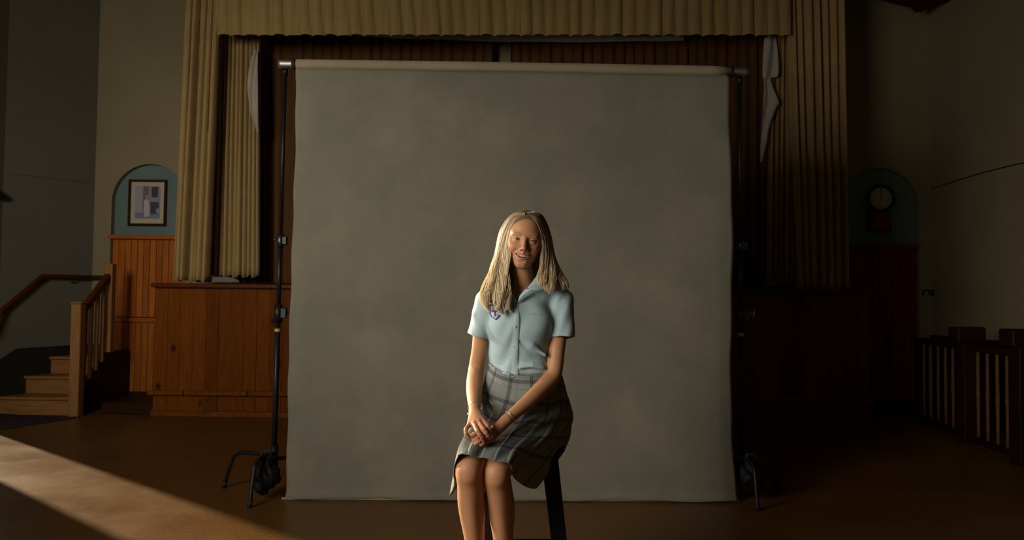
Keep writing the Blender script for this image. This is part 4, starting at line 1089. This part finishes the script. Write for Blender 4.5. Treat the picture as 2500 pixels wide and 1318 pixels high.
# front placket and buttons
pl_pts = np.array([(1263, 737), (1267, 765), (1268, 790), (1266, 820), (1265, 850), (1264, 880), (1265, 905), (1268, 921)], float)
PLc = catmull(pl_pts, 50)
rows = []
for i in range(50):
    x, y = PLc[i]; r_ = []
    for j, (dx, of) in enumerate(((-19, -.0012), (-14, .0006), (-9, .0014), (-.5, .0044), (1.6, .0000))): r_.append(list(onshirt(x + dx, y, of)))
    rows.append(r_)
rows = np.array(rows)
ky = np.hanning(7); ky /= ky.sum()
for j in range(5):
    for k_ in (1,):
        e_ = np.concatenate([np.repeat(rows[:1, j, k_], 3), rows[:, j, k_], np.repeat(rows[-1:, j, k_], 3)]); rows[:, j, k_] = np.convolve(e_, ky, 'valid')
link('placket', grid_mesh('placket', rows), M_SHIRT, shirt, True)
M_BTN = mat('pearl_button', (.42, .53, .56), .45, spec=.2)
for x, y in ((1256, 757), (1257, 797), (1254, 846), (1255, 889)):
    bm = bmesh.new(); c_ = onshirt(x, y, .0042)
    for r_, y0_, y1_ in ((.0050, .0, .0015), (.0034, -.0006, .0)):
        a_ = [bm.verts.new((c_.x + r_ * math.cos(t), c_.y + y0_, c_.z + r_ * math.sin(t))) for t in np.linspace(0, 2 * math.pi, 16, endpoint=False)]
        b_3 = [bm.verts.new((v_.co.x, c_.y + y1_ + .001, v_.co.z)) for v_ in a_]
        bm.faces.new(a_); bm.faces.new(list(reversed(b_3)))
        for i in range(16): bm.faces.new((a_[i], b_3[i], b_3[(i + 1) % 16], a_[(i + 1) % 16]))
    obj('button', bm, M_BTN, shirt)
# chest pocket at the right of the picture
patch('pocket', [[(1286, 764), (1304, 765), (1321, 766), (1321, 768), (1304, 767), (1286, 766)]], M_SHIRT, shirt, .0010, .0010)
# collar: leaf falling from the neck to the points
def leaf(name, inner, outer):
    I = catmull(np.array([PV(*q) for q in inner]), 30); O = catmull(np.array([PV(*q) for q in outer]), 30)
    rws = []
    for j in range(8):
        t = j / 7; rws.append(I * (1 - t) + O * t + np.array([0, -.006 * math.sin(math.pi * t), .006 * math.sin(math.pi * t)]))
    o = link(name, grid_mesh(name, np.array(rws)), M_SHIRT, shirt, True); o.modifiers.new('s', 'SOLIDIFY').thickness = .0025; return o
leaf('collar', [(1287, 706, 2.915), (1299, 690, 2.945), (1309, 675, 2.985), (1308, 668, 3.04), (1295, 664, 3.075), (1281, 664, 3.085)],
     [(1293, 708, 2.895), (1322, 709, 2.905), (1345, 705, 2.955), (1340, 688, 3.04), (1312, 676, 3.105), (1281, 674, 3.12)])
leaf('collar', [(1248, 712, 2.915), (1245, 696, 2.94), (1245, 680, 2.98), (1250, 668, 3.04), (1266, 664, 3.075), (1281, 664, 3.085)],
     [(1240, 722, 2.895), (1224, 713, 2.905), (1214, 706, 2.955), (1216, 688, 3.04), (1250, 676, 3.105), (1281, 674, 3.12)])
# lapel fold inside the V, darker because it faces in
def lap(name, a):
    bm = bmesh.new(); bm.faces.new([bm.verts.new(PV(*q)) for q in a]); o = obj(name, bm, M_SHIRT, shirt); o.modifiers.new('s', 'SOLIDIFY').thickness = .002
lap('lapel', [(1264, 738, 2.903), (1269, 722, 2.908), (1283, 706, 2.915), (1296, 708, 2.905), (1278, 722, 2.9), (1268, 735, 2.9)])
lap('lapel', [(1262, 738, 2.903), (1256, 722, 2.908), (1248, 710, 2.915), (1240, 712, 2.905), (1250, 727, 2.9), (1259, 737, 2.9)])
# crest
M_PURP = mat('purple_thread', (.035, .03, .14), .7); M_BADGE = mat('badge_white', (.42, .45, .52), .8)
cx_, cy_ = 1209, 760
out = [(cx_ - 14, cy_ - 17), (cx_ + 14, cy_ - 16), (cx_ + 14, cy_ + 4), (cx_ + 10, cy_ + 13), (cx_ + 1, cy_ + 21), (cx_ - 9, cy_ + 14), (cx_ - 14, cy_ + 4)]
inn = [(cx_ + (x - cx_) * .82, cy_ + (y - cy_) * .84) for x, y in out]
nn = 0
crest = thing('crest', '', '')
bpy.data.objects.remove(crest)
crest = patch('crest', [inn], M_BADGE, shirt, .0042, .001)
patch('crest_outline', [[out[i], out[(i + 1) % 7], inn[(i + 1) % 7], inn[i]] for i in range(7)], M_PURP, crest, .0052, .001)
patch('crest_cross', [[(1207, 748), (1211, 748), (1210.5, 774), (1206.5, 772)], [(1200, 757), (1218, 758), (1218, 762), (1200, 761)]], M_PURP, crest, .0056, .0008)
def strokes(name, segs, w_, of):
    pl = []
    for (xa, ya_), (xb, yb_) in segs:
        L_ = math.hypot(xb - xa, yb_ - ya_); nx_, ny_ = -(yb_ - ya_) / L_ * w_, (xb - xa) / L_ * w_
        pl.append([(xa + nx_, ya_ + ny_), (xb + nx_, yb_ + ny_), (xb - nx_, yb_ - ny_), (xa - nx_, ya_ - ny_)])
    patch(name, pl, M_PURP, crest, of, .0008)
strokes('crest_letter', [((1213.5, 765), (1213.5, 773)), ((1213.5, 765.5), (1217, 765.5)), ((1217, 765.5), (1217, 769)), ((1217, 769), (1213.5, 769)), ((1214.5, 769), (1217.5, 773))], .7, .0056)

# ------------------------------------------------------------------ plaid skirt (draped sheet)
ctl = [  # columns from centre back round the left of the picture to the front and the right
 [(1283, 900, 3.105), (1285, 950, 3.16), (1285, 1005, 3.205), (1285, 1060, 3.215), (1285, 1110, 3.215)],
 [(1225, 896, 3.085), (1200, 950, 3.13), (1190, 1000, 3.17), (1183, 1060, 3.16), (1180, 1110, 3.15)],
 [(1197, 893, 3.035), (1182, 945, 3.05), (1168, 1000, 3.03), (1140, 1070, 2.93), (1106, 1207, 2.82)],
 [(1201, 900, 2.97), (1178, 955, 2.96), (1162, 1010, 2.90), (1134, 1085, 2.76), (1110, 1180, 2.70)],
 [(1212, 912, 2.935), (1190, 962, 2.925), (1168, 1022, 2.84), (1134, 1072, 2.70), (1117, 1116, 2.62)],
 [(1232, 922, 2.915), (1217, 975, 2.89), (1188, 1040, 2.79), (1155, 1082, 2.66), (1144, 1113, 2.600)],
 [(1268, 930, 2.905), (1257, 985, 2.88), (1226, 1050, 2.795), (1194, 1092, 2.67), (1180, 1120, 2.615)],
 [(1303, 930, 2.912), (1303, 985, 2.885), (1270, 1048, 2.80), (1232, 1096, 2.68), (1216, 1127, 2.615)],
 [(1335, 925, 2.94), (1348, 985, 2.925), (1318, 1052, 2.85), (1268, 1100, 2.72), (1248, 1138, 2.645)],
 [(1356, 918, 2.985), (1375, 975, 2.99), (1362, 1045, 2.93), (1303, 1115, 2.81), (1252, 1165, 2.72)],
 [(1366, 912, 3.03), (1388, 985, 3.06), (1385, 1045, 3.02), (1345, 1120, 2.93), (1297, 1192, 2.85)],
 [(1352, 905, 3.075), (1380, 970, 3.13), (1394, 1030, 3.12), (1372, 1100, 3.05), (1326, 1165, 2.98)],
 [(1320, 901, 3.10), (1345, 955, 3.16), (1380, 1015, 3.18), (1380, 1062, 3.17), (1372, 1085, 3.15)],
]
CT = np.array([[PV(q[0], q[1] - (13 if k_ == 0 else 0), q[2] + (.010 if k_ == 0 else 0)) for k_, q in enumerate(c_)] for c_ in ctl])          # (13, 5, 3)
NV, NU = 110, 300
A_ = catmull(CT.transpose(1, 0, 2), NV)                       # along v
G = catmull(A_.transpose(1, 0, 2), NU, closed=True).transpose(1, 0, 2)   # (NV, NU, 3)
du = np.roll(G, -1, 1) - np.roll(G, 1, 1); dv_ = np.gradient(G, axis=0); nr = np.cross(du, dv_); nr /= np.linalg.norm(nr, axis=2, keepdims=True) + 1e-9
ctr = G.mean((0, 1)); flip = np.sign(((G - ctr) * nr).sum(2).mean()); nr *= flip
U_, V_ = np.meshgrid(np.arange(NU) / NU, np.arange(NV) / (NV - 1))
saw = ((U_ * 15 + .35) % 1.0); saw = np.where(saw < .12, saw / .12, 1 - (saw - .12) / .88)
fold = .0055 * saw * sm(V_, .25, .7) * (1 - .55 * sm(V_, .85, 1.0)) + .006 * np.sin(V_ * 26 + 5 * np.sin(U_ * 12)) * sm(V_, .12, .3) * (1 - sm(V_, .45, .7)) * sm(U_, .2, .3)
fold += .003 * np.sin(U_ * 60 + V_ * 11) * sm(V_, .5, 1) + .004 * (V_ < .02)
G = G + nr * fold[:, :, None]
# arc-length based coordinates so the checks stay square
ul = np.concatenate([[0], np.cumsum(np.linalg.norm(np.diff(G[45], axis=0), axis=1))]); vl = np.concatenate([[0], np.cumsum(np.linalg.norm(np.diff(G[:, 160], axis=0), axis=1))])
UV = np.stack(np.meshgrid(ul, vl), -1)
skm = grid_mesh('skirt', G, UV, closed_u=True)
M_PLAID = mat('grey_plaid', (.2, .2, .2), .88, spec=.2); n = N(M_PLAID)
uvn = n.new('ShaderNodeUVMap'); uvn.uv_map = 'uv'; sp = n.new('ShaderNodeSeparateXYZ'); n.l(uvn.outputs[0], sp.inputs[0])
def stripes(sock, period, off, stops):
    a = n.new('ShaderNodeMath', operation='ADD'); n.l(sock, a.inputs[0]); a.inputs[1].default_value = off
    d_ = n.new('ShaderNodeMath', operation='DIVIDE'); n.l(a.outputs[0], d_.inputs[0]); d_.inputs[1].default_value = period
    f_ = n.new('ShaderNodeMath', operation='FRACT'); n.l(d_.outputs[0], f_.inputs[0])
    r = n.new('ShaderNodeValToRGB'); r.color_ramp.interpolation = 'CONSTANT'; n.l(f_.outputs[0], r.inputs[0]); e = r.color_ramp.elements
    while len(e) < len(stops): e.new(.5)
    for x, (p, c_) in zip(e, stops): x.position = p; x.color = (*c_, 1)
    return r.outputs[0]
g1 = (.88, .90, .90); dk = (.22, .24, .34); md_ = (.60, .58, .60); wm = (.70, .62, .60)
st_u = stripes(sp.outputs[0], .088, .01, [(0, g1), (.34, md_), (.38, dk), (.405, md_), (.455, dk), (.48, md_), (.52, g1), (.74, wm), (.765, g1)])
st_v = stripes(sp.outputs[1], .088, .012, [(0, g1), (.34, md_), (.38, dk), (.405, md_), (.455, dk), (.48, md_), (.52, g1), (.74, wm), (.765, g1)])
c = n.mix(1.0, st_u, st_v, 'MULTIPLY'); c = n.mix(1.0, c, (.25, .255, .24), 'MULTIPLY'); n.l(c, n.b.inputs['Base Color'])
n.bump(n.noise(coords(n, False), 600, 2), .25, .0006)
skirt = link('skirt', skm, M_PLAID, girl, True); skirt.modifiers.new('s', 'SOLIDIFY').thickness = .003

# ------------------------------------------------------------------ hair
guides = [
 [(1281, 529, 2.938), (1260, 537, 2.938), (1245, 559, 2.946), (1237.5, 600, 2.944), (1237, 655, 2.925), (1242, 708, 2.890), (1234, 762, 2.870)],
 [(1282, 521, 2.946), (1250, 532, 2.960), (1229, 575, 2.970), (1221, 625, 2.955), (1216, 670, 2.925), (1212, 718, 2.880), (1219, 772, 2.862)],
 [(1284, 517, 2.970), (1246, 527, 2.990), (1220, 575, 2.995), (1211, 625, 2.980), (1198, 670, 2.950), (1187, 718, 2.905), (1195, 766, 2.882)],
 [(1286, 515, 3.01), (1250, 524, 3.02), (1222, 565, 3.025), (1210, 620, 3.02), (1192, 665, 2.995), (1179, 712, 2.94), (1185, 752, 2.905)],
 [(1287, 517, 3.05), (1256, 531, 3.07), (1229, 575, 3.09), (1217, 635, 3.085), (1206, 690, 3.08), (1204, 735, 3.095), (1206, 775, 3.105)],
 [(1287, 520, 3.07), (1275, 541, 3.10), (1266, 590, 3.12), (1262, 650, 3.12), (1258, 700, 3.13), (1256, 740, 3.135), (1255, 780, 3.135)],
 [(1288, 520, 3.07), (1300, 541, 3.10), (1308, 590, 3.12), (1310, 650, 3.12), (1308, 700, 3.13), (1306, 740, 3.135), (1306, 780, 3.135)],
 [(1289, 517, 3.05), (1320, 532, 3.07), (1337, 580, 3.09), (1346, 645, 3.10), (1358, 690, 3.09), (1370, 720, 3.09), (1378, 745, 3.10)],
 [(1290, 515, 3.01), (1322, 524, 3.02), (1341, 568, 3.03), (1350, 622, 3.03), (1365, 664, 3.02), (1381, 696, 2.985), (1387, 712, 2.965)],
 [(1289, 517, 2.970), (1320, 528, 2.990), (1338, 575, 3.00), (1346, 628, 2.99), (1353, 668, 2.965), (1358, 700, 2.93), (1352, 716, 2.915)],
 [(1286, 521, 2.946), (1313, 532, 2.960), (1332, 575, 2.975), (1337, 625, 2.975), (1336, 662, 2.955), (1333, 695, 2.915), (1339, 722, 2.90)],
 [(1284, 529, 2.938), (1304, 537, 2.938), (1318, 558, 2.948), (1326, 598, 2.958), (1323, 648, 2.955), (1317, 680, 2.935), (1324, 705, 2.905)],
]
GD = np.array([[PV(*q) for q in g_] for g_ in guides])      # (12,7,3)
hv, hq, hc = [], [], []
cntv = 0
NS = 28; SEG = 3
rr_ = np.random.default_rng(5)
def hair_lock(u, depth, r0, wav, endcut, tone):
    global cntv
    g_ = catmull(GD[:, :, :], 111)                           # sampled across u
    return g_
GU = catmull(GD, 12 * 30 - 29)                                # (331,7,3)
tt = np.linspace(0, 1, NS)
clump_u = {}
NH = 6500
for i in range(NH):
    side_l = rr_.random() < .55
    ncl = 20
    lo_, hi_ = (0, 5.3) if side_l else (5.7, 11)
    cl = rr_.integers(0, ncl); key_ = (side_l, int(cl))
    if key_ not in clump_u: clump_u[key_] = (lo_ + (hi_ - lo_) * (cl + rr_.uniform(.1, .9)) / ncl, rr_.uniform(0, 6.28), rr_.uniform(8, 13), rr_.uniform(.4, 1.3), rr_.uniform(-.26, .20), rr_.uniform(-.012, .006), rr_.uniform(.93, 1.0) if side_l else rr_.uniform(.85, 1.0))
    cu_, cph, cfr, camp, ctone, cdep, cend = clump_u[key_]
    u = np.clip(cu_ + rr_.normal() * .16, lo_, hi_)
    k0 = u * 30; a0 = int(min(k0, 329)); f_ = k0 - a0
    c_ = GU[a0] * (1 - f_) + GU[min(a0 + 1, 330)] * f_
    k0 = cu_ * 30; a0 = int(min(k0, 329)); f_ = k0 - a0; cc_ = GU[a0] * (1 - f_) + GU[min(a0 + 1, 330)] * f_
    end = cend * (rr_.uniform(.93, 1.0) if (side_l or u < 8.2) else rr_.uniform(.74, 1.0)); tl = tt * end
    base = catmull(c_, NS); bcl = catmull(cc_, NS)
    idx = tl * (NS - 1); i0 = np.minimum(idx.astype(int), NS - 2); ff = (idx - i0)[:, None]
    base = base[i0] * (1 - ff) + base[i0 + 1] * ff; bcl = bcl[i0] * (1 - ff) + bcl[i0 + 1] * ff
    pull = (sm(tl, .5, .95) * .55)[:, None]; base = base * (1 - pull) + bcl * pull
    cen = np.array([HC.x, HC.y, 0]) + np.array([.005, .03, 0]); out_ = base - cen; out_[:, 2] = 0; out_ /= np.linalg.norm(out_, axis=1, keepdims=True) + 1e-6
    dep = rr_.uniform(-.007, .002); lat = np.cross(out_, [0, 0, 1.0])
    wv = sm(tl, .38, .85)
    amp = (.0185 if side_l else .0060) * camp
    p2 = rr_.uniform(0, 6.28); j1 = rr_.normal() * .0022
    o_amt = dep * sm(tl, 0, .15) + cdep * sm(tl, .2, .6) + wv * amp * .8 * np.sin(tl * cfr + cph + 1.4) + j1 * sm(tl, .2, .6)
    l_amt = wv * (amp * np.sin(tl * cfr + cph) + .0022 * np.sin(tl * 31 + p2)) + rr_.normal() * .0022 * sm(tl, .1, .3)
    base = base + out_ * o_amt[:, None] + lat * l_amt[:, None]
    if rr_.random() < .05: base = base + out_ * (rr_.uniform(.002, .010) * sm(tl, .3, .9))[:, None]
    rad = rr_.uniform(.00045, .00095) * (.5 + .5 * sm(tl, 0, .2)) * (1 - .75 * sm(tl, .75, 1.0))
    tg = np.gradient(base, axis=0); tg /= np.linalg.norm(tg, axis=1, keepdims=True) + 1e-9
    na = np.cross(tg, out_); na /= np.linalg.norm(na, axis=1, keepdims=True) + 1e-9; nb2 = np.cross(tg, na)
    an = np.linspace(0, 2 * math.pi, SEG, endpoint=False)
    ring_ = base[:, None, :] + (na[:, None, :] * np.cos(an)[None, :, None] * 2.0 + nb2[:, None, :] * np.sin(an)[None, :, None] * .8) * rad[:, None, None]
    hv.append(ring_.reshape(-1, 3))
    ii = np.arange(NS - 1)[:, None] * SEG + np.arange(SEG)[None]; jj = np.arange(NS - 1)[:, None] * SEG + (np.arange(SEG)[None] + 1) % SEG
    hq.append(np.stack([ii, jj, jj + SEG, ii + SEG], -1).reshape(-1, 4) + cntv); cntv += NS * SEG
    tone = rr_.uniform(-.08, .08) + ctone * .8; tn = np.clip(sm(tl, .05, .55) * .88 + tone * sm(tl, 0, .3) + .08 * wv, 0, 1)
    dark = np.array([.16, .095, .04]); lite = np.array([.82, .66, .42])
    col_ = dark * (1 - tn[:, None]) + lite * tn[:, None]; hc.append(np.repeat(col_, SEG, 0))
HV = np.concatenate(hv); HQ = np.concatenate(hq); HCc = np.concatenate(hc)
M_HAIR = mat('blond_hair', (.5, .36, .2), .42, spec=.5); n = N(M_HAIR)
at_ = n.new('ShaderNodeAttribute'); at_.attribute_name = 'tint'; n.l(at_.outputs['Color'], n.b.inputs['Base Color'])
n.b.inputs['Sheen Weight'].default_value = .3; n.b.inputs['Sheen Roughness'].default_value = .3
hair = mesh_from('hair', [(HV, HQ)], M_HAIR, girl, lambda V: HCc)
# undersheet that fills the gaps between the locks
for lo_, hi_ in ((0, 5.35), (5.65, 11)):
    us = np.linspace(lo_, hi_, 60); k0 = us * 30; a0 = np.minimum(k0.astype(int), 329); f_ = (k0 - a0)[:, None, None]
    gg = catmull((GU[a0] * (1 - f_) + GU[a0 + 1] * f_).transpose(1, 0, 2), 40)[:36]
    cen = np.array([HC.x, HC.y, 0]) + np.array([.005, .03, 0]); oo = gg - cen; oo[:, :, 2] = 0; oo /= np.linalg.norm(oo, axis=2, keepdims=True) + 1e-6
    tl2 = np.linspace(0, .9, 36)[:, None]
    gg = gg - oo * ((.009 * sm(tl2, 0, .2) + .004 * sm(tl2, .6, .9))[:, :, None])
    um = grid_mesh('under_layer', gg); at2 = um.color_attributes.new('tint', 'FLOAT_COLOR', 'POINT')
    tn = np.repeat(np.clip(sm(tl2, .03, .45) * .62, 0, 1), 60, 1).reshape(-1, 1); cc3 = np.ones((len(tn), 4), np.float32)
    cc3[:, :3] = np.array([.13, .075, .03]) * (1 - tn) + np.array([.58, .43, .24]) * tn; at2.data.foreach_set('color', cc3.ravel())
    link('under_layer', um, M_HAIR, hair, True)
# scalp layer below the locks
sc_ = Field()
sc_.ell(H(0, -.020, .040), (.0775, .098, .086), .01, 'u', R=HR); sc_.ell(H(0, -.03, -.02), (.072, .075, .08), .03, 'u', R=HR)
sc_.ell(H(0, .075, -.020), (.0575, .075, .100), .008, 's', R=HR)
sc_.cone(H(0, .03, -.14), H(0, .0, -.06), .05, .05, .01, 's')
mesh_from('hair_base', [sc_.mesh(.003, hb0, hb1)], mat('hair_root', (.13, .075, .032), .6), hair)

# bracelets
def bangle(name, a, b, r, label=None):
    a = np.array(a); b = np.array(b); ax = Vector(b - a).normalized(); s_ = ax.orthogonal().normalized(); t_ = ax.cross(s_)
    c_ = Vector(a + (b - a) * .93)
    pts_ = [c_ + (s_ * math.cos(q) + t_ * math.sin(q)) * r + ax * .004 * math.sin(q) for q in np.linspace(0, 2 * math.pi, 33)]
    o = obj(name, T(pts_, .0013, 8), mat('silver', (.7, .66, .58), .25, 1), girl, True)
    return o, c_
bg, c_ = bangle('bracelet', PV(1159, 955, 2.90), WRR, .0245)
bm = bmesh.new(); bmesh.ops.create_icosphere(bm, subdivisions=2, radius=.0042, matrix=Matrix.Translation(P(1143, 1010, 2.765))); obj('bead', bm, mat('pearl', (.6, .56, .5), .2), bg, True)
bg, c_ = bangle('bracelet', PV(1300, 968, 2.845), WRL, .0245)
bm = bmesh.new(); bmesh.ops.create_icosphere(bm, subdivisions=2, radius=.0035, matrix=Matrix.Translation(P(1262, 1023, 2.79))); obj('bead', bm, mat('pearl', (.6, .56, .5), .2), bg, True)

# ------------------------------------------------------------------ stool
stool = thing('stool', 'tall black stool under the seated girl, its legs splayed', 'stool')
SCx, SCy = .052, 3.06; M_STL = mat('black_paint', (.004, .004, .0045), .55, spec=.12)
bm = bmesh.new(); tube(bm, [(SCx, SCy, z) for z in (.625, .632, .655, .663)], [.155, .168, .168, .155], 40); bmesh.ops.recalc_face_normals(bm, faces=bm.faces)
obj('seat', bm, M_STL, stool, True)
LT = .100; LB = .178
def legp(sx_, sy_, z): t = 1 - z / .64; return Vector((SCx + sx_ * (LT + (LB - LT) * t), SCy + sy_ * (LT + (LB - LT) * t), z))
for sx_ in (-1, 1):
    for sy_ in (-1, 1):
        bm = bmesh.new(); vs_ = []
        for z in (0, .63):
            c_ = legp(sx_, sy_, z); h_ = .024 if z == 0 else .031
            vs_.append([bm.verts.new(c_ + Vector((a_ * h_, b_ * h_ * .8, 0))) for a_, b_ in ((-1, -1), (1, -1), (1, 1), (-1, 1))])
        bm.faces.new(vs_[0]); bm.faces.new(vs_[1])
        for i in range(4): bm.faces.new((vs_[0][i], vs_[0][(i + 1) % 4], vs_[1][(i + 1) % 4], vs_[1][i]))
        bmesh.ops.recalc_face_normals(bm, faces=bm.faces); bmesh.ops.bevel(bm, geom=list(bm.edges), offset=.004, segments=2, affect='EDGES')
        obj('leg', bm, M_STL, stool)
for (a_, b_, z) in (((-1, -1), (1, -1), .31), ((-1, 1), (1, 1), .12), ((-1, -1), (-1, 1), .24), ((1, -1), (1, 1), .24), ((-1, -1), (1, -1), .165)):
    obj('rung', T([legp(*a_, z), legp(*b_, z)], .011, 12), M_STL, stool, True)
bpy.data.objects.remove(fo)
